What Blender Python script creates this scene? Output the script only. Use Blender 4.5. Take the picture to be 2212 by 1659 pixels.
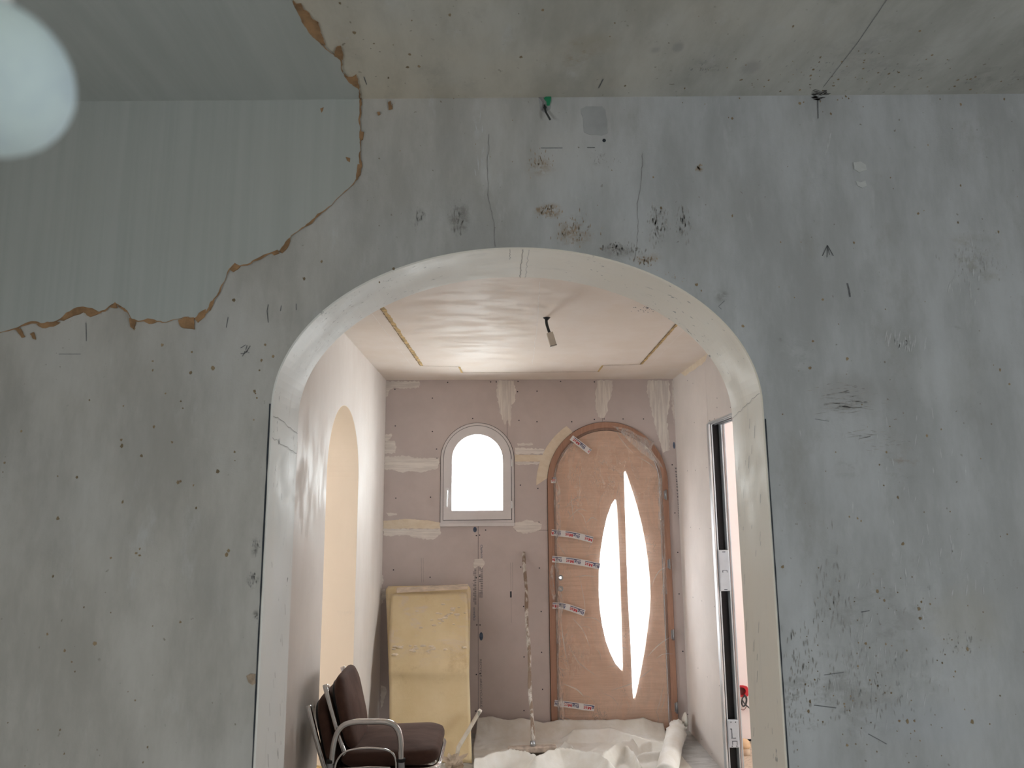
import bpy, bmesh, math, random
from mathutils import Vector, Matrix
from mathutils.geometry import tessellate_polygon
random.seed(7)
S = bpy.context.scene
COL = S.collection
for o in list(bpy.data.objects): bpy.data.objects.remove(o)
V = Vector

# ------------------------------------------------------------------ camera
EYE = 1.59
FPX, HOR, VPX, ROLL = 1560.0, 265.0, -31.0, math.radians(0.45)
_p = math.atan(HOR/FPX); _y = math.atan(-VPX/FPX*math.cos(_p))
CF = V((math.sin(_y)*math.cos(_p), math.cos(_y)*math.cos(_p), math.sin(_p)))
_R0 = V((math.cos(_y), -math.sin(_y), 0)); _U0 = _R0.cross(CF)
CR = _R0*math.cos(ROLL) - _U0*math.sin(ROLL)
CU = _R0*math.sin(ROLL) + _U0*math.cos(ROLL)
CC = V((0, 0, EYE))
cam = bpy.data.cameras.new('camera'); camo = bpy.data.objects.new('camera', cam); COL.objects.link(camo)
M = Matrix((CR, CU, -CF)).transposed().to_4x4(); M.translation = CC
camo.matrix_world = M
cam.sensor_width = 36; cam.lens = FPX/2212*36
cam.clip_start = 0.02
cam.dof.use_dof = True; cam.dof.focus_distance = 2.7; cam.dof.aperture_fstop = 6.2
S.camera = camo

def at(px, py, X=None, Y=None, Z=None):
    """point of the photograph (2212x1659) on the plane X, Y or Z = const of the place"""
    d = CF + CR*((px-1106)/FPX) - CU*((py-829.5)/FPX)
    if Y is not None: t = Y/d.y
    elif X is not None: t = X/d.x
    else: t = (Z-EYE)/d.z
    return CC + d*t

# ------------------------------------------------------------------ sky, daylight, exposure
W = bpy.data.worlds.new('overcast_sky'); S.world = W; W.use_nodes = True
bg = W.node_tree.nodes['Background']
bg.inputs[0].default_value = (0.95, 0.975, 1.0, 1); bg.inputs[1].default_value = 31.5
S.view_settings.view_transform = 'Standard'; S.view_settings.look = 'None'
S.cycles.transparent_max_bounces = 32
S.view_settings.exposure = 0.12; S.view_settings.gamma = 1.0; S.view_settings.use_curve_mapping = False

def portal(name, loc, rot, sx, sy):
    l = bpy.data.lights.new(name, 'AREA'); l.shape = 'RECTANGLE'; l.size = sx; l.size_y = sy
    l.cycles.is_portal = True
    o = bpy.data.objects.new(name, l); COL.objects.link(o); o.location = loc; o.rotation_euler = rot
    return o

# the place
Y0, Y1 = 1.60, 1.81          # wall with the big arch, front and back
YB = 5.49                    # end wall of the hall
XL, XR = -0.86, 1.355        # hall side walls
ZC = 2.556
portal('daylight_small_window', (-0.158, YB+0.16, 1.85), (math.radians(-90), 0, 0), 0.40, 0.60)
portal('daylight_door_glass', (0.93, YB+0.16, 1.03), (math.radians(-90), 0, 0), 0.42, 1.70)
portal('daylight_front_room_right', (3.70, -1.1, .85), (0, math.radians(90), 0), 0.9, 1.0)  # portal for the added right window of the front room
portal('daylight_front_room_left', (-2.38, -1.0, .85), (0, math.radians(-90), 0), 0.8, .9)  # portal for the added left window of the front room
portal('daylight_left_room', (-3.36, 2.95, 1.45), (0, math.radians(-90), 0), 1.1, .9)  # portal for the added window of the left room
portal('daylight_side_room', (3.66, 3.75, 1.5), (0, math.radians(90), 0), 1.4, 1.3)

# ------------------------------------------------------------------ node helpers
class NT:
    def __init__(s, name):
        s.m = bpy.data.materials.new(name); s.m.use_nodes = True
        s.t = s.m.node_tree; s.b = s.t.nodes['Principled BSDF']; s.out = s.t.nodes['Material Output']
        s.pos = s.new('ShaderNodeNewGeometry').outputs['Position']
        s.obj = s.new('ShaderNodeTexCoord').outputs['Object']
    def new(s, k): return s.t.nodes.new(k)
    def set(s, sock, v):
        if isinstance(v, bpy.types.NodeSocket): s.t.links.new(v, sock)
        elif isinstance(v, (tuple, list)) and len(v) == 3 and sock.type == 'RGBA': sock.default_value = (*v, 1)
        else: sock.default_value = v
    def map(s, vec, scale=(1,1,1), loc=(0,0,0), rot=(0,0,0)):
        n = s.new('ShaderNodeMapping'); s.set(n.inputs['Vector'], vec)
        n.inputs['Scale'].default_value = scale; n.inputs['Location'].default_value = loc; n.inputs['Rotation'].default_value = rot
        return n.outputs[0]
    def noise(s, scale, detail=4, rough=.55, vec=None, dist=0):
        n = s.new('ShaderNodeTexNoise'); s.set(n.inputs['Vector'], vec if vec is not None else s.pos)
        n.inputs['Scale'].default_value = scale; n.inputs['Detail'].default_value = detail
        n.inputs['Roughness'].default_value = rough; n.inputs['Distortion'].default_value = dist
        return n.outputs['Fac']
    def math(s, op, a, b=None, clamp=False):
        n = s.new('ShaderNodeMath'); n.operation = op; n.use_clamp = clamp
        s.set(n.inputs[0], a)
        if b is not None: s.set(n.inputs[1], b)
        return n.outputs[0]
    def rng(s, v, a, b, c=0., d=1.):
        n = s.new('ShaderNodeMapRange'); n.interpolation_type = 'SMOOTHSTEP'
        s.set(n.inputs[0], v)
        for i, q in enumerate((a, b, c, d)): n.inputs[i+1].default_value = q
        return n.outputs[0]
    def mix(s, f, a, b, mode='MIX'):
        n = s.new('ShaderNodeMix'); n.data_type = 'RGBA'; n.blend_type = mode
        s.set(n.inputs[0], f); s.set(n.inputs[6], a); s.set(n.inputs[7], b)
        return n.outputs[2]
    def xyz(s, v):
        n = s.new('ShaderNodeSeparateXYZ'); s.set(n.inputs[0], v); return n.outputs
    def bump(s, h, strength=.3, dist=.002):
        n = s.new('ShaderNodeBump'); s.set(n.inputs['Height'], h)
        n.inputs['Strength'].default_value = strength; n.inputs['Distance'].default_value = dist
        s.t.links.new(n.outputs[0], s.b.inputs['Normal'])
    def done(s, col, rough=.6, metal=0., spec=.5):
        s.set(s.b.inputs['Base Color'], col); s.set(s.b.inputs['Roughness'], rough)
        s.b.inputs['Metallic'].default_value = metal; s.b.inputs['Specular IOR Level'].default_value = spec
        return s.m

def mul(c, k): return tuple(min(1, x*k) for x in c)
def simple(name, col, rough=.6, metal=0., var=.12, scale=9., stretch=(1,1,1), bump=0., bscale=80., col2=None, spec=.5, world=False):
    n = NT(name); v = n.map(n.pos if world else n.obj, stretch)
    f = n.noise(scale, 5, .6, v)
    f = n.rng(f, .3, .7)
    c = n.mix(f, mul(col, 1-var), col2 or mul(col, 1+var))
    if bump: n.bump(n.noise(bscale, 3, .6, v), bump, .002)
    return n.done(c, rough, metal, spec)

# ------------------------------------------------------------------ mesh helpers
class MB:
    def __init__(s): s.v = []; s.f = []
    def add(s, vs, fs):
        b = len(s.v); s.v += [V(q) for q in vs]; s.f += [tuple(b+i for i in q) for q in fs]; return s
    def box(s, lo, hi):
        x0,y0,z0 = lo; x1,y1,z1 = hi
        return s.add([(x0,y0,z0),(x1,y0,z0),(x1,y1,z0),(x0,y1,z0),(x0,y0,z1),(x1,y0,z1),(x1,y1,z1),(x0,y1,z1)],
                     [(3,2,1,0),(4,5,6,7),(0,1,5,4),(1,2,6,5),(2,3,7,6),(3,0,4,7)])
    def obox(s, c, a, b, d):
        c, a, b, d = V(c), V(a), V(b), V(d); vs = []
        for k in (-1, 1):
            for i, j in ((-1,-1),(1,-1),(1,1),(-1,1)): vs.append(c + a*i + b*j + d*k)
        return s.add(vs, [(3,2,1,0),(4,5,6,7),(0,1,5,4),(1,2,6,5),(2,3,7,6),(3,0,4,7)])
    def tube(s, path, r, n=10, caps=True, flat=None):
        path = [V(p) for p in path]; rings = []; m = len(path)
        prev = None
        for i, p in enumerate(path):
            t = (path[min(i+1, m-1)] - path[max(i-1, 0)]).normalized()
            if prev is None:
                u = t.orthogonal().normalized()
            else:
                u = (prev - t*prev.dot(t)).normalized()
            prev = u; w = t.cross(u); ri = r[i] if isinstance(r, (list, tuple)) else r
            rings.append([p + (u*math.cos(2*math.pi*k/n) + w*math.sin(2*math.pi*k/n))*ri for k in range(n)])
        b = [q for g in rings for q in g]; f = []
        for i in range(m-1):
            for k in range(n):
                f.append((i*n+k, i*n+(k+1)%n, (i+1)*n+(k+1)%n, (i+1)*n+k))
        if caps: f.append(tuple(range(n-1, -1, -1))); f.append(tuple((m-1)*n+k for k in range(n)))
        return s.add(b, f)
    def prism(s, loops, fn, t0, t1, sides=True, back=True):
        """loops: outer 2D loop and holes; fn(u, v, t) gives the 3D point at depth t"""
        tris = tessellate_polygon([[V((u, v, 0)) for u, v in l] for l in loops])
        pts = [q for l in loops for q in l]; n = len(pts)
        vs = [fn(u, v, t1) for u, v in pts] + ([fn(u, v, t0) for u, v in pts])
        fs = [tuple(t) for t in tris]
        if back: fs += [tuple(n+i for i in reversed(t)) for t in tris]
        if sides:
            b = 0
            for l in loops:
                k = len(l)
                for i in range(k): fs.append((b+i, b+(i+1)%k, n+b+(i+1)%k, n+b+i))
                b += k
        return s.add(vs, fs)
    def lathe(s, c, axis, prof, n=20):
        c, axis = V(c), V(axis).normalized(); u = axis.orthogonal().normalized(); w = axis.cross(u); vs = []; fs = []
        for r, h in prof:
            for k in range(n):
                a = 2*math.pi*k/n; vs.append(c + axis*h + (u*math.cos(a)+w*math.sin(a))*max(r, 1e-5))
        for i in range(len(prof)-1):
            for k in range(n): fs.append((i*n+k, i*n+(k+1)%n, (i+1)*n+(k+1)%n, (i+1)*n+k))
        return s.add(vs, fs)
    def loft(s, rings, cap=True):
        n = len(rings[0]); vs = [q for r in rings for q in r]; fs = []
        for i in range(len(rings)-1):
            for k in range(n): fs.append((i*n+k, i*n+(k+1)%n, (i+1)*n+(k+1)%n, (i+1)*n+k))
        if cap: fs.append(tuple(range(n-1,-1,-1))); fs.append(tuple((len(rings)-1)*n+k for k in range(n)))
        return s.add(vs, fs)
    def grid(s, nu, nv, fn):
        vs = [fn(i/nu, j/nv) for j in range(nv+1) for i in range(nu+1)]
        fs = [(j*(nu+1)+i, j*(nu+1)+i+1, (j+1)*(nu+1)+i+1, (j+1)*(nu+1)+i) for j in range(nv) for i in range(nu)]
        return s.add(vs, fs)
    def strip(s, pts, w, up):
        """flat ribbon of width w along 3D points, lying on the plane with normal up"""
        pts = [V(p) for p in pts]; up = V(up); vs = []; m = len(pts)
        for i, p in enumerate(pts):
            t = (pts[min(i+1, m-1)] - pts[max(i-1, 0)]); t.normalize(); d = t.cross(up).normalized()
            wi = w[i] if isinstance(w, (list, tuple)) else w
            vs += [p + d*wi/2, p - d*wi/2]
        return s.add(vs, [(2*i, 2*i+1, 2*i+3, 2*i+2) for i in range(m-1)])
    def build(s, name, mat, parent=None, smooth=False, kind=None, bevel=0., recalc=True, subsurf=0, solid=0.):
        org = parent_origin(parent)
        me = bpy.data.meshes.new(name)
        me.from_pydata([q - org for q in s.v], [], s.f)
        if recalc:
            bm = bmesh.new(); bm.from_mesh(me); bmesh.ops.recalc_face_normals(bm, faces=bm.faces); bm.to_mesh(me); bm.free()
        if smooth:
            for p in me.polygons: p.use_smooth = True
        me.materials.append(mat)
        o = bpy.data.objects.new(name, me); COL.objects.link(o)
        if parent is not None: o.parent = parent
        if kind: o['kind'] = kind
        if solid: k = o.modifiers.new('Solidify', 'SOLIDIFY'); k.thickness = solid; k.offset = 0
        if bevel: k = o.modifiers.new('Bevel', 'BEVEL'); k.width = bevel; k.segments = 3; k.limit_method = 'ANGLE'
        if subsurf: k = o.modifiers.new('Subdivision', 'SUBSURF'); k.levels = subsurf; k.render_levels = subsurf
        return o
def parent_origin(p):
    o = V((0,0,0))
    while p is not None: o += p.location; p = p.parent
    return o
def thing(name, label, cat, loc=(0,0,0), group=None):
    o = bpy.data.objects.new(name, None); COL.objects.link(o); o.location = loc; o.empty_display_size = .1
    return tag(o, label, cat, group)
def tag(o, label, cat, group=None):
    o['label'] = label; o['category'] = cat
    if group: o['group'] = group
    return o
def struct(o, label):
    o['kind'] = 'structure'; o['label'] = label; o['category'] = o.name.split('_')[0].split('.')[0]; return o

def bez(pts, n=8):
    """Catmull-Rom through points"""
    P = [V(p) for p in pts]; P = [P[0]*2-P[1]] + P + [P[-1]*2-P[-2]]; out = []
    for i in range(1, len(P)-2):
        for k in range(n):
            t = k/n; a, b, c, d = P[i-1], P[i], P[i+1], P[i+2]
            out.append(.5*((2*b) + (c-a)*t + (2*a-5*b+4*c-d)*t*t + (3*b-a-3*c+d)*t**3))
    out.append(P[-2]); return out
def rough_line(pts, amp, step):
    """2D polyline subdivided and jittered"""
    out = []
    for (a, b), (c, d) in zip(pts, pts[1:]):
        L = math.hypot(c-a, d-b); n = max(1, int(L/step)); out.append((a, b))
        for k in range(1, n):
            t = k/n; out.append((a+(c-a)*t + random.uniform(-amp, amp), b+(d-b)*t + random.uniform(-amp, amp)))
    out.append(pts[-1]); return out
def ragged(poly, amp, step):
    return rough_line(list(poly)+[poly[0]], amp, step)[:-1]
def arch_loop(xc, hw, zs, rise, z0, n=40):
    """arched outline, from bottom left clockwise over the top to bottom right"""
    l = [(xc-hw, z0)]
    for k in range(n+1):
        a = math.pi - math.pi*k/n; l.append((xc+hw*math.cos(a), zs+rise*math.sin(a)))
    l.append((xc+hw, z0)); return l
def arc_x(xc, hw, zs, rise, x0, x1, n=14):
    """part of an arch between two x positions"""
    a0 = math.acos(max(-1, min(1, (x0-xc)/hw))); a1 = math.acos(max(-1, min(1, (x1-xc)/hw)))
    return [(xc+hw*math.cos(a0+(a1-a0)*k/n), zs+rise*math.sin(a0+(a1-a0)*k/n)) for k in range(n+1)]

def front_w(u, v, t): return V((u, Y0-t, v))            # on the arch wall, t proud towards the camera
def back_w(u, v, t): return V((u, YB-t, v))             # on the hall end wall
def left_w(u, v, t): return V((XL+t, u, v))             # u = y
def right_w(u, v, t): return V((XR-t, u, v))
def ceil_z(x): return 2.5613 + 0.0119*x                 # the front ceiling is not quite level
def ceil_f(u, v, t): return V((u, v, ceil_z(u)-t))
def ceil_h(u, v, t): return V((u, v, ZC-t))
def pf(px, py): p = at(px, py, Y=Y0); return (p.x, p.z)
def pb(px, py): p = at(px, py, Y=YB); return (p.x, p.z)
def pl(px, py): p = at(px, py, X=XL); return (p.y, p.z)
def pr(px, py): p = at(px, py, X=XR); return (p.y, p.z)
def pc(px, py): p = at(px, py, Z=2.5613); p = at(px, py, Z=ceil_z(p.x)); return (p.x, p.y)
def ph(px, py): p = at(px, py, Z=ZC); return (p.x, p.y)

# ------------------------------------------------------------------ materials
def old_plaster(name, plane):
    n = NT(name); P = n.xyz(n.pos); u, v = P[0], (P[2] if plane == 'wall' else P[1])
    warm = (.495, .47, .437) if plane == 'wall' else (.56, .50, .41)
    cool = (.47, .478, .492) if plane == 'wall' else (.49, .485, .455)
    big = n.noise(1.3, 5, .6)
    side = n.rng(u, -1.3, 1.3)
    f = n.rng(n.math('ADD', n.math('MULTIPLY', big, .9), n.math('MULTIPLY', side, .55)), .45, .95)
    c = n.mix(f, warm, cool)
    st = n.noise(3.2, 6, .65, n.map(n.pos, (2.2, 2.2, .7) if plane == 'wall' else (2.2, .8, 1)))      # trowel streaks
    c = n.mix(1., c, n.mix(n.rng(st, .32, .7), (.79,.785,.77), (1.08,1.08,1.09)), 'MULTIPLY')
    cl = n.noise(7., 8, .72, n.map(n.pos, (1,1,.55)))
    amt = n.math('MULTIPLY', n.rng(cl, .54, .72), n.math('ADD', .18, n.math('MULTIPLY', side, .3)))
    c = n.mix(amt, c, (.30,.285,.26))
    wt = n.noise(11., 7, .7, n.map(n.pos, (1.6,1,.5), (3.1,0,1.7)))
    c = n.mix(n.math('MULTIPLY', n.rng(wt, .58, .76), .35), c, (.62,.63,.65))
    sp = n.noise(70., 2, .5); spm = n.noise(2.6, 3, .6, n.map(n.pos, (1,1,1), (7,3,2)))
    c = n.mix(n.math('MULTIPLY', n.rng(sp, .70, .74), n.math('MULTIPLY', n.rng(spm, .44, .6), .75)), c, (.17,.135,.095))
    return n, c, u, v
def stains(n, c, u, v, lst):
    edge = n.noise(14., 6, .7); fine = n.noise(26., 5, .7, n.map(n.pos, (.6, 1, 1)))
    for cu, cv, ru, rv, col, k, brk in lst:
        a = n.math('DIVIDE', n.math('SUBTRACT', u, cu), ru); b = n.math('DIVIDE', n.math('SUBTRACT', v, cv), rv)
        d = n.math('SQRT', n.math('ADD', n.math('MULTIPLY', a, a), n.math('MULTIPLY', b, b)))
        d = n.math('ADD', d, n.math('MULTIPLY', n.math('SUBTRACT', edge, .5), 1.3))
        f = n.rng(d, 1.05, .25)
        if brk: f = n.math('MULTIPLY', f, n.rng(fine, .47, .62))
        c = n.mix(n.math('MULTIPLY', f, k), c, col)
    return c
def sp_(px, py, rx, ry, col, k, brk=1, fn=pf):
    a = fn(px, py); b = fn(px+rx, py); e = fn(px, py+ry)
    return (a[0], a[1], abs(b[0]-a[0]), max(abs(e[1]-a[1]), .004), col, k, brk)
DK = (.20,.185,.165); OC = (.33,.22,.13); LT = (.62,.63,.65); GR = (.31,.29,.285)
n, c, u, v = old_plaster('old_grey_plaster', 'wall')
c = stains(n, c, u, v, [
    sp_(1820, 845, 95, 55, (.33,.32,.31), .5, 0), sp_(1870, 880, 70, 30, GR, .35), sp_(1900, 1010, 120, 40, DK, .35), sp_(1950, 1000, 45, 25, OC, .35),
    sp_(1425, 480, 22, 45, GR, .6), sp_(1475, 490, 16, 35, GR, .6), sp_(1340, 545, 55, 20, GR, .6), sp_(1395, 560, 40, 18, OC, .6),
    sp_(1240, 500, 45, 35, OC, .55), sp_(1185, 455, 35, 18, OC, .75), sp_(1165, 360, 35, 25, OC, .5), sp_(990, 470, 28, 45, DK, .7), sp_(905, 480, 16, 35, DK, .5),
    sp_(2090, 1340, 110, 100, (.40,.37,.31), .35, 0), sp_(1900, 1330, 180, 160, DK, .25, 1), sp_(1860, 1500, 190, 120, DK, .3, 1), sp_(2110, 560, 70, 70, (.31,.28,.22), .45),
    sp_(1720, 1540, 60, 90, DK, .5), sp_(1980, 1480, 120, 50, LT, .4), sp_(1720, 770, 50, 60, LT, .25), sp_(2050, 820, 120, 90, LT, .25, 0),
    sp_(1510, 365, 12, 10, OC, .9), sp_(1690, 730, 14, 14, DK, .5), sp_(2060, 712, 20, 12, DK, .6), sp_(1030, 270, 14, 60, LT, .35),
    sp_(1560, 640, 24, 20, DK, .5), sp_(550, 1180, 14, 30, DK, .7), sp_(545, 1250, 16, 22, DK, .85), sp_(552, 1330, 10, 15, DK, .8),
    sp_(1290, 345, 30, 18, DK, .55), sp_(740, 295, 22, 20, OC, .4), sp_(2010, 1560, 180, 70, (.43,.45,.49), .4, 0)])
n.bump(n.math('ADD', n.noise(35, 6, .65), n.math('MULTIPLY', n.noise(220, 3, .6), .25)), .35, .003)
M_wall = n.done(c, .62, 0, .3)
n, c, u, v = old_plaster('old_ceiling_plaster', 'ceil')
c = stains(n, c, u, v, [sp_(1250, 120, 40, 35, OC, .5, 1, pc), sp_(1290, 95, 60, 30, (.40,.36,.29), .5, 0, pc), sp_(1465, 102, 14, 14, GR, .6, 0, pc), sp_(1415, 108, 16, 10, GR, .5, 0, pc),
    sp_(1620, 145, 30, 20, GR, .5, 0, pc), sp_(1760, 200, 30, 8, (.05,.05,.05), .9, 1, pc), sp_(1900, 120, 200, 80, GR, .3, 1, pc), sp_(2150, 170, 90, 40, DK, .35, 1, pc), sp_(1520, 145, 45, 20, DK, .5, 1, pc)])
n.bump(n.noise(30, 6, .65), .3, .003)
M_ceil = n.done(c, .62, 0, .3)
def skim(name, wall):
    n = NT(name)
    st = n.noise(9, 5, .6, n.map(n.pos, (5, 1, .12) if wall else (3, .25, 1), rot=(0,0,0 if wall else .5)))
    c = n.mix(n.rng(st, .3, .7), (.415,.435,.42), (.462,.478,.465))
    b = n.noise(1.1, 3, .5); c = n.mix(n.math('MULTIPLY', n.rng(b, .4, .7), .4), c, (.44,.44,.405))
    n.bump(st, .25, .002)
    return n.done(c, .7, 0, .25)
M_skim = skim('grey_green_skim_plaster', True); M_skim_c = skim('grey_green_skim_ceiling', False)
M_ochre = simple('bare_ochre_plaster', (.315,.18,.09), .9, var=.3, scale=30, bump=.6, bscale=90, world=True)
M_ochre_p = simple('yellow_ochre_edge', (.52,.36,.16), .9, var=.35, scale=20, bump=.5, world=True)
M_chip = simple('brown_chip', (.26,.19,.115), .9, var=.4, scale=14, world=True)
M_dark = simple('dark_scuff', (.045,.042,.04), .9, var=.3, scale=30, world=True)
M_pencil = simple('pencil_graphite', (.12,.12,.13), .6, var=.3, scale=120, world=True)
M_gap = simple('dark_gap', (.03,.035,.045), .9, var=.3, scale=30, world=True)
M_filler_w = simple('white_wall_filler', (.56,.565,.56), .8, var=.06, scale=40, bump=.4, world=True)
M_patch = simple('damp_grey_patch', (.365,.365,.37), .8, var=.1, scale=12, world=True)
def reveal_mat():
    n = NT('cream_reveal_plaster')
    f = n.rng(n.noise(2.0, 5, .6, n.map(n.pos, (1.5, 4, .8))), .35, .7)
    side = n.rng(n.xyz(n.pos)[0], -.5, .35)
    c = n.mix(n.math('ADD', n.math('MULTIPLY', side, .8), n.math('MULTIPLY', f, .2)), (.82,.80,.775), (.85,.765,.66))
    st = n.noise(10, 6, .7, n.map(n.pos, (1, 3.5, .45)))
    c = n.mix(n.math('MULTIPLY', n.rng(st, .55, .75), .35), c, (.58,.54,.49))
    sc = n.noise(60, 3, .6, n.map(n.pos, (.8, 1, .45), rot=(0,.5,0))); cm = n.noise(2.2, 2, .5, n.map(n.pos, (1,1,1), (4,1,9)))
    c = n.mix(n.math('MULTIPLY', n.rng(sc, .66, .72), n.rng(cm, .48, .62)), c, (.22,.21,.20))
    n.bump(n.noise(40, 5, .6, n.map(n.pos, (1, 2, .5))), .25, .002)
    return n.done(c, n.rng(n.noise(6, 3, .6), .3, .7, .42, .62), 0, .35)
M_reveal = reveal_mat()
def hall_plaster(name, a, b, rough=.5):
    n = NT(name)
    f = n.rng(n.noise(2.2, 5, .6, n.map(n.pos, (2, 1.4, .6))), .35, .68)
    c = n.mix(f, a, b)
    d = n.noise(9, 6, .7); c = n.mix(n.math('MULTIPLY', n.rng(d, .6, .78), .18), c, (.45,.42,.39))
    n.bump(n.noise(28, 5, .6, n.map(n.pos, (1, 1, .4))), .12, .002)
    return n.done(c, n.rng(n.noise(5, 4, .6, n.map(n.pos, (1,2,1))), .4, .66, rough, rough+.25), 0, .28)
M_hall = hall_plaster('white_hall_plaster', (.75,.685,.64), (.79,.73,.69))
M_hallc = hall_plaster('cream_hall_ceiling', (.76,.66,.575), (.79,.70,.63), .62)
M_niche = hall_plaster('beige_niche_plaster', (.80,.68,.54), (.84,.72,.58), .6)
M_board = simple('plasterboard_grey_paper', (.625,.54,.52), .85, var=.05, scale=3.5, bump=.12, bscale=300, world=True, spec=.2)
M_board_r = simple('plasterboard_pale', (.74,.68,.645), .75, var=.05, scale=2.5, bump=.12, bscale=300, world=True, spec=.25)
M_screw = simple('black_screw', (.015,.015,.02), .4, var=.2, scale=80)
def filler_mat(name, a, b, strv):
    n = NT(name); st = n.noise(16, 6, .7, n.map(n.pos, strv))
    c = n.mix(n.rng(st, .36, .64), a, b); n.bump(st, .7, .004); return n.done(c, .75, 0, .3)
M_fill_h = filler_mat('joint_filler_swept_sideways', (.74,.68,.64), (.90,.84,.79), (.25, 1, 3.5))
M_fill_v = filler_mat('joint_filler_swept_down', (.70,.635,.60), (.89,.83,.77), (3.5, 1, .22))
M_fill_c = filler_mat('cream_joint_tape', (.80,.68,.53), (.86,.75,.61), (1, 1, 2))
M_blue = simple('blue_board_ink', (.10,.135,.21), .8, var=.3, scale=60, world=True)
M_grey_ink = simple('grey_board_ink', (.24,.22,.225), .8, var=.2, scale=60, world=True)
M_pvc = simple('white_pvc', (.80,.755,.76), .35, var=.03, scale=6)
M_pvc_b = simple('white_pvc_bright', (.83,.82,.82), .3, var=.02, scale=6)
def pane_mat(name, tint):
    n = NT(name); t = n.t
    tr = n.new('ShaderNodeBsdfTransparent'); tr.inputs[0].default_value = (*tint, 1)
    gl = n.new('ShaderNodeBsdfGlossy'); gl.inputs['Roughness'].default_value = .05
    mx = n.new('ShaderNodeMixShader'); mx.inputs[0].default_value = .06
    t.links.new(tr.outputs[0], mx.inputs[1]); t.links.new(gl.outputs[0], mx.inputs[2]); t.links.new(mx.outputs[0], n.out.inputs[0])
    return n.m
M_glass = pane_mat('window_glass', (.96,.98,.97)); M_glass_d = pane_mat('tinted_door_glass', (.50,.50,.50))
def wood(name, a, b, c3, k=1., horiz=True, rough=.45):
    n = NT(name)
    v1 = n.map(n.pos, (1.0, 6, 26) if horiz else (26, 6, 1.0)); v2 = n.map(n.pos, (5, 10, 190) if horiz else (190, 10, 5))
    g = n.noise(2.2, 6, .65, v1, .4); h = n.noise(1.6, 4, .6, v2)
    c = n.mix(n.rng(g, .35, .68), a, b); c = n.mix(n.math('MULTIPLY', n.rng(h, .48, .66), .45), c, c3)
    n.bump(h, .15, .001)
    return n.done(c, rough, 0, .35)
M_door = wood('oak_veneer_door', (.68,.455,.335), (.76,.53,.405), (.55,.35,.255))
M_frame = wood('red_brown_door_frame', (.42,.235,.165), (.48,.285,.205), (.32,.17,.11), horiz=False)
M_frame2 = wood('brown_rebate', (.27,.17,.13), (.34,.22,.17), (.19,.115,.085), horiz=False)
M_chrome = simple('chrome_tube', (.72,.72,.72), .16, metal=1., var=.06, scale=30)
M_steel = simple('galvanised_steel', (.42,.44,.47), .33, metal=.85, var=.08, scale=14)
M_alu = simple('pale_aluminium_lip', (.60,.63,.655), .35, metal=.5, var=.05, scale=14)
M_slot = simple('black_slot_lining', (.006,.006,.009), .5, var=.4, scale=12)
M_plate = simple('grey_plastic_plate', (.50,.52,.555), .45, var=.05, scale=14)
M_tape = simple('white_tape', (.80,.77,.76), .4, var=.03, scale=12)
M_navy = simple('navy_print', (.02,.03,.14), .5, var=.1, scale=60)
M_red = simple('red_print', (.55,.025,.04), .5, var=.1, scale=60)
def film_mat(name, scale, stretch, lo, hi, lines):
    n = NT(name); t = n.t
    w = n.noise(scale, 7, .72, n.map(n.pos, stretch, rot=(0,.35,0)), 1.6)
    cr = n.math('ABSOLUTE', n.math('SUBTRACT', w, .5)); line = n.rng(cr, .02, .0)
    big = n.noise(2.4, 3, .5)
    f = n.math('ADD', n.math('MULTIPLY', line, n.rng(big, .42, .65, .0, lines)), n.rng(w, .4, .7, lo, hi))
    n.b.inputs['Base Color'].default_value = (.90,.85,.82,1); n.b.inputs['Roughness'].default_value = .3
    tl = n.new('ShaderNodeBsdfTranslucent'); tl.inputs[0].default_value = (.9,.86,.83,1)
    m2 = n.new('ShaderNodeMixShader'); m2.inputs[0].default_value = .3; t.links.new(n.b.outputs[0], m2.inputs[1]); t.links.new(tl.outputs[0], m2.inputs[2])
    tr = n.new('ShaderNodeBsdfTransparent'); mx = n.new('ShaderNodeMixShader')
    n.set(mx.inputs[0], f); t.links.new(tr.outputs[0], mx.inputs[1]); t.links.new(m2.outputs[0], mx.inputs[2]); t.links.new(mx.outputs[0], n.out.inputs[0])
    return n.m
M_film = film_mat('clear_plastic_film', 5.5, (1.4,1,.5), .03, .16, .30)
M_film2 = film_mat('bunched_plastic_film', 20, (1,1,.35), .12, .5, .2)
def marble():
    n = NT('grey_marble_tile')
    w = n.noise(4, 8, .7, n.map(n.pos, (1, 2.4, 1), rot=(0,0,.5)), 2.0)
    c = n.mix(n.rng(w, .38, .66), (.48,.48,.47), (.68,.685,.68))
    d = n.noise(16, 7, .7, n.map(n.pos, (1, 3, 1)), 1.); c = n.mix(n.math('MULTIPLY', n.rng(d, .6, .7), .5), c, (.25,.245,.235))
    return n.done(c, .3, 0, .5)
M_marble = marble()
def herring():
    n = NT('beige_side_room_tile')
    b = n.new('ShaderNodeTexBrick'); n.set(b.inputs['Vector'], n.map(n.pos, (1,1,1), rot=(0,0,.78)))
    b.inputs['Color1'].default_value = (.50,.40,.31,1); b.inputs['Color2'].default_value = (.58,.48,.38,1); b.inputs['Mortar'].default_value = (.30,.23,.17,1)
    b.inputs['Scale'].default_value = 9; b.inputs['Mortar Size'].default_value = .012
    return n.done(b.outputs['Color'], .5)
M_tile = herring()
M_floor = simple('dusty_concrete_floor', (.40,.385,.36), .8, var=.15, scale=4, world=True)
M_roomwall = simple('side_room_plaster', (.78,.68,.65), .8, var=.03, scale=2, world=True)
M_greywall = simple('front_room_plaster', (.52,.51,.49), .8, var=.08, scale=2, world=True)
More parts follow.
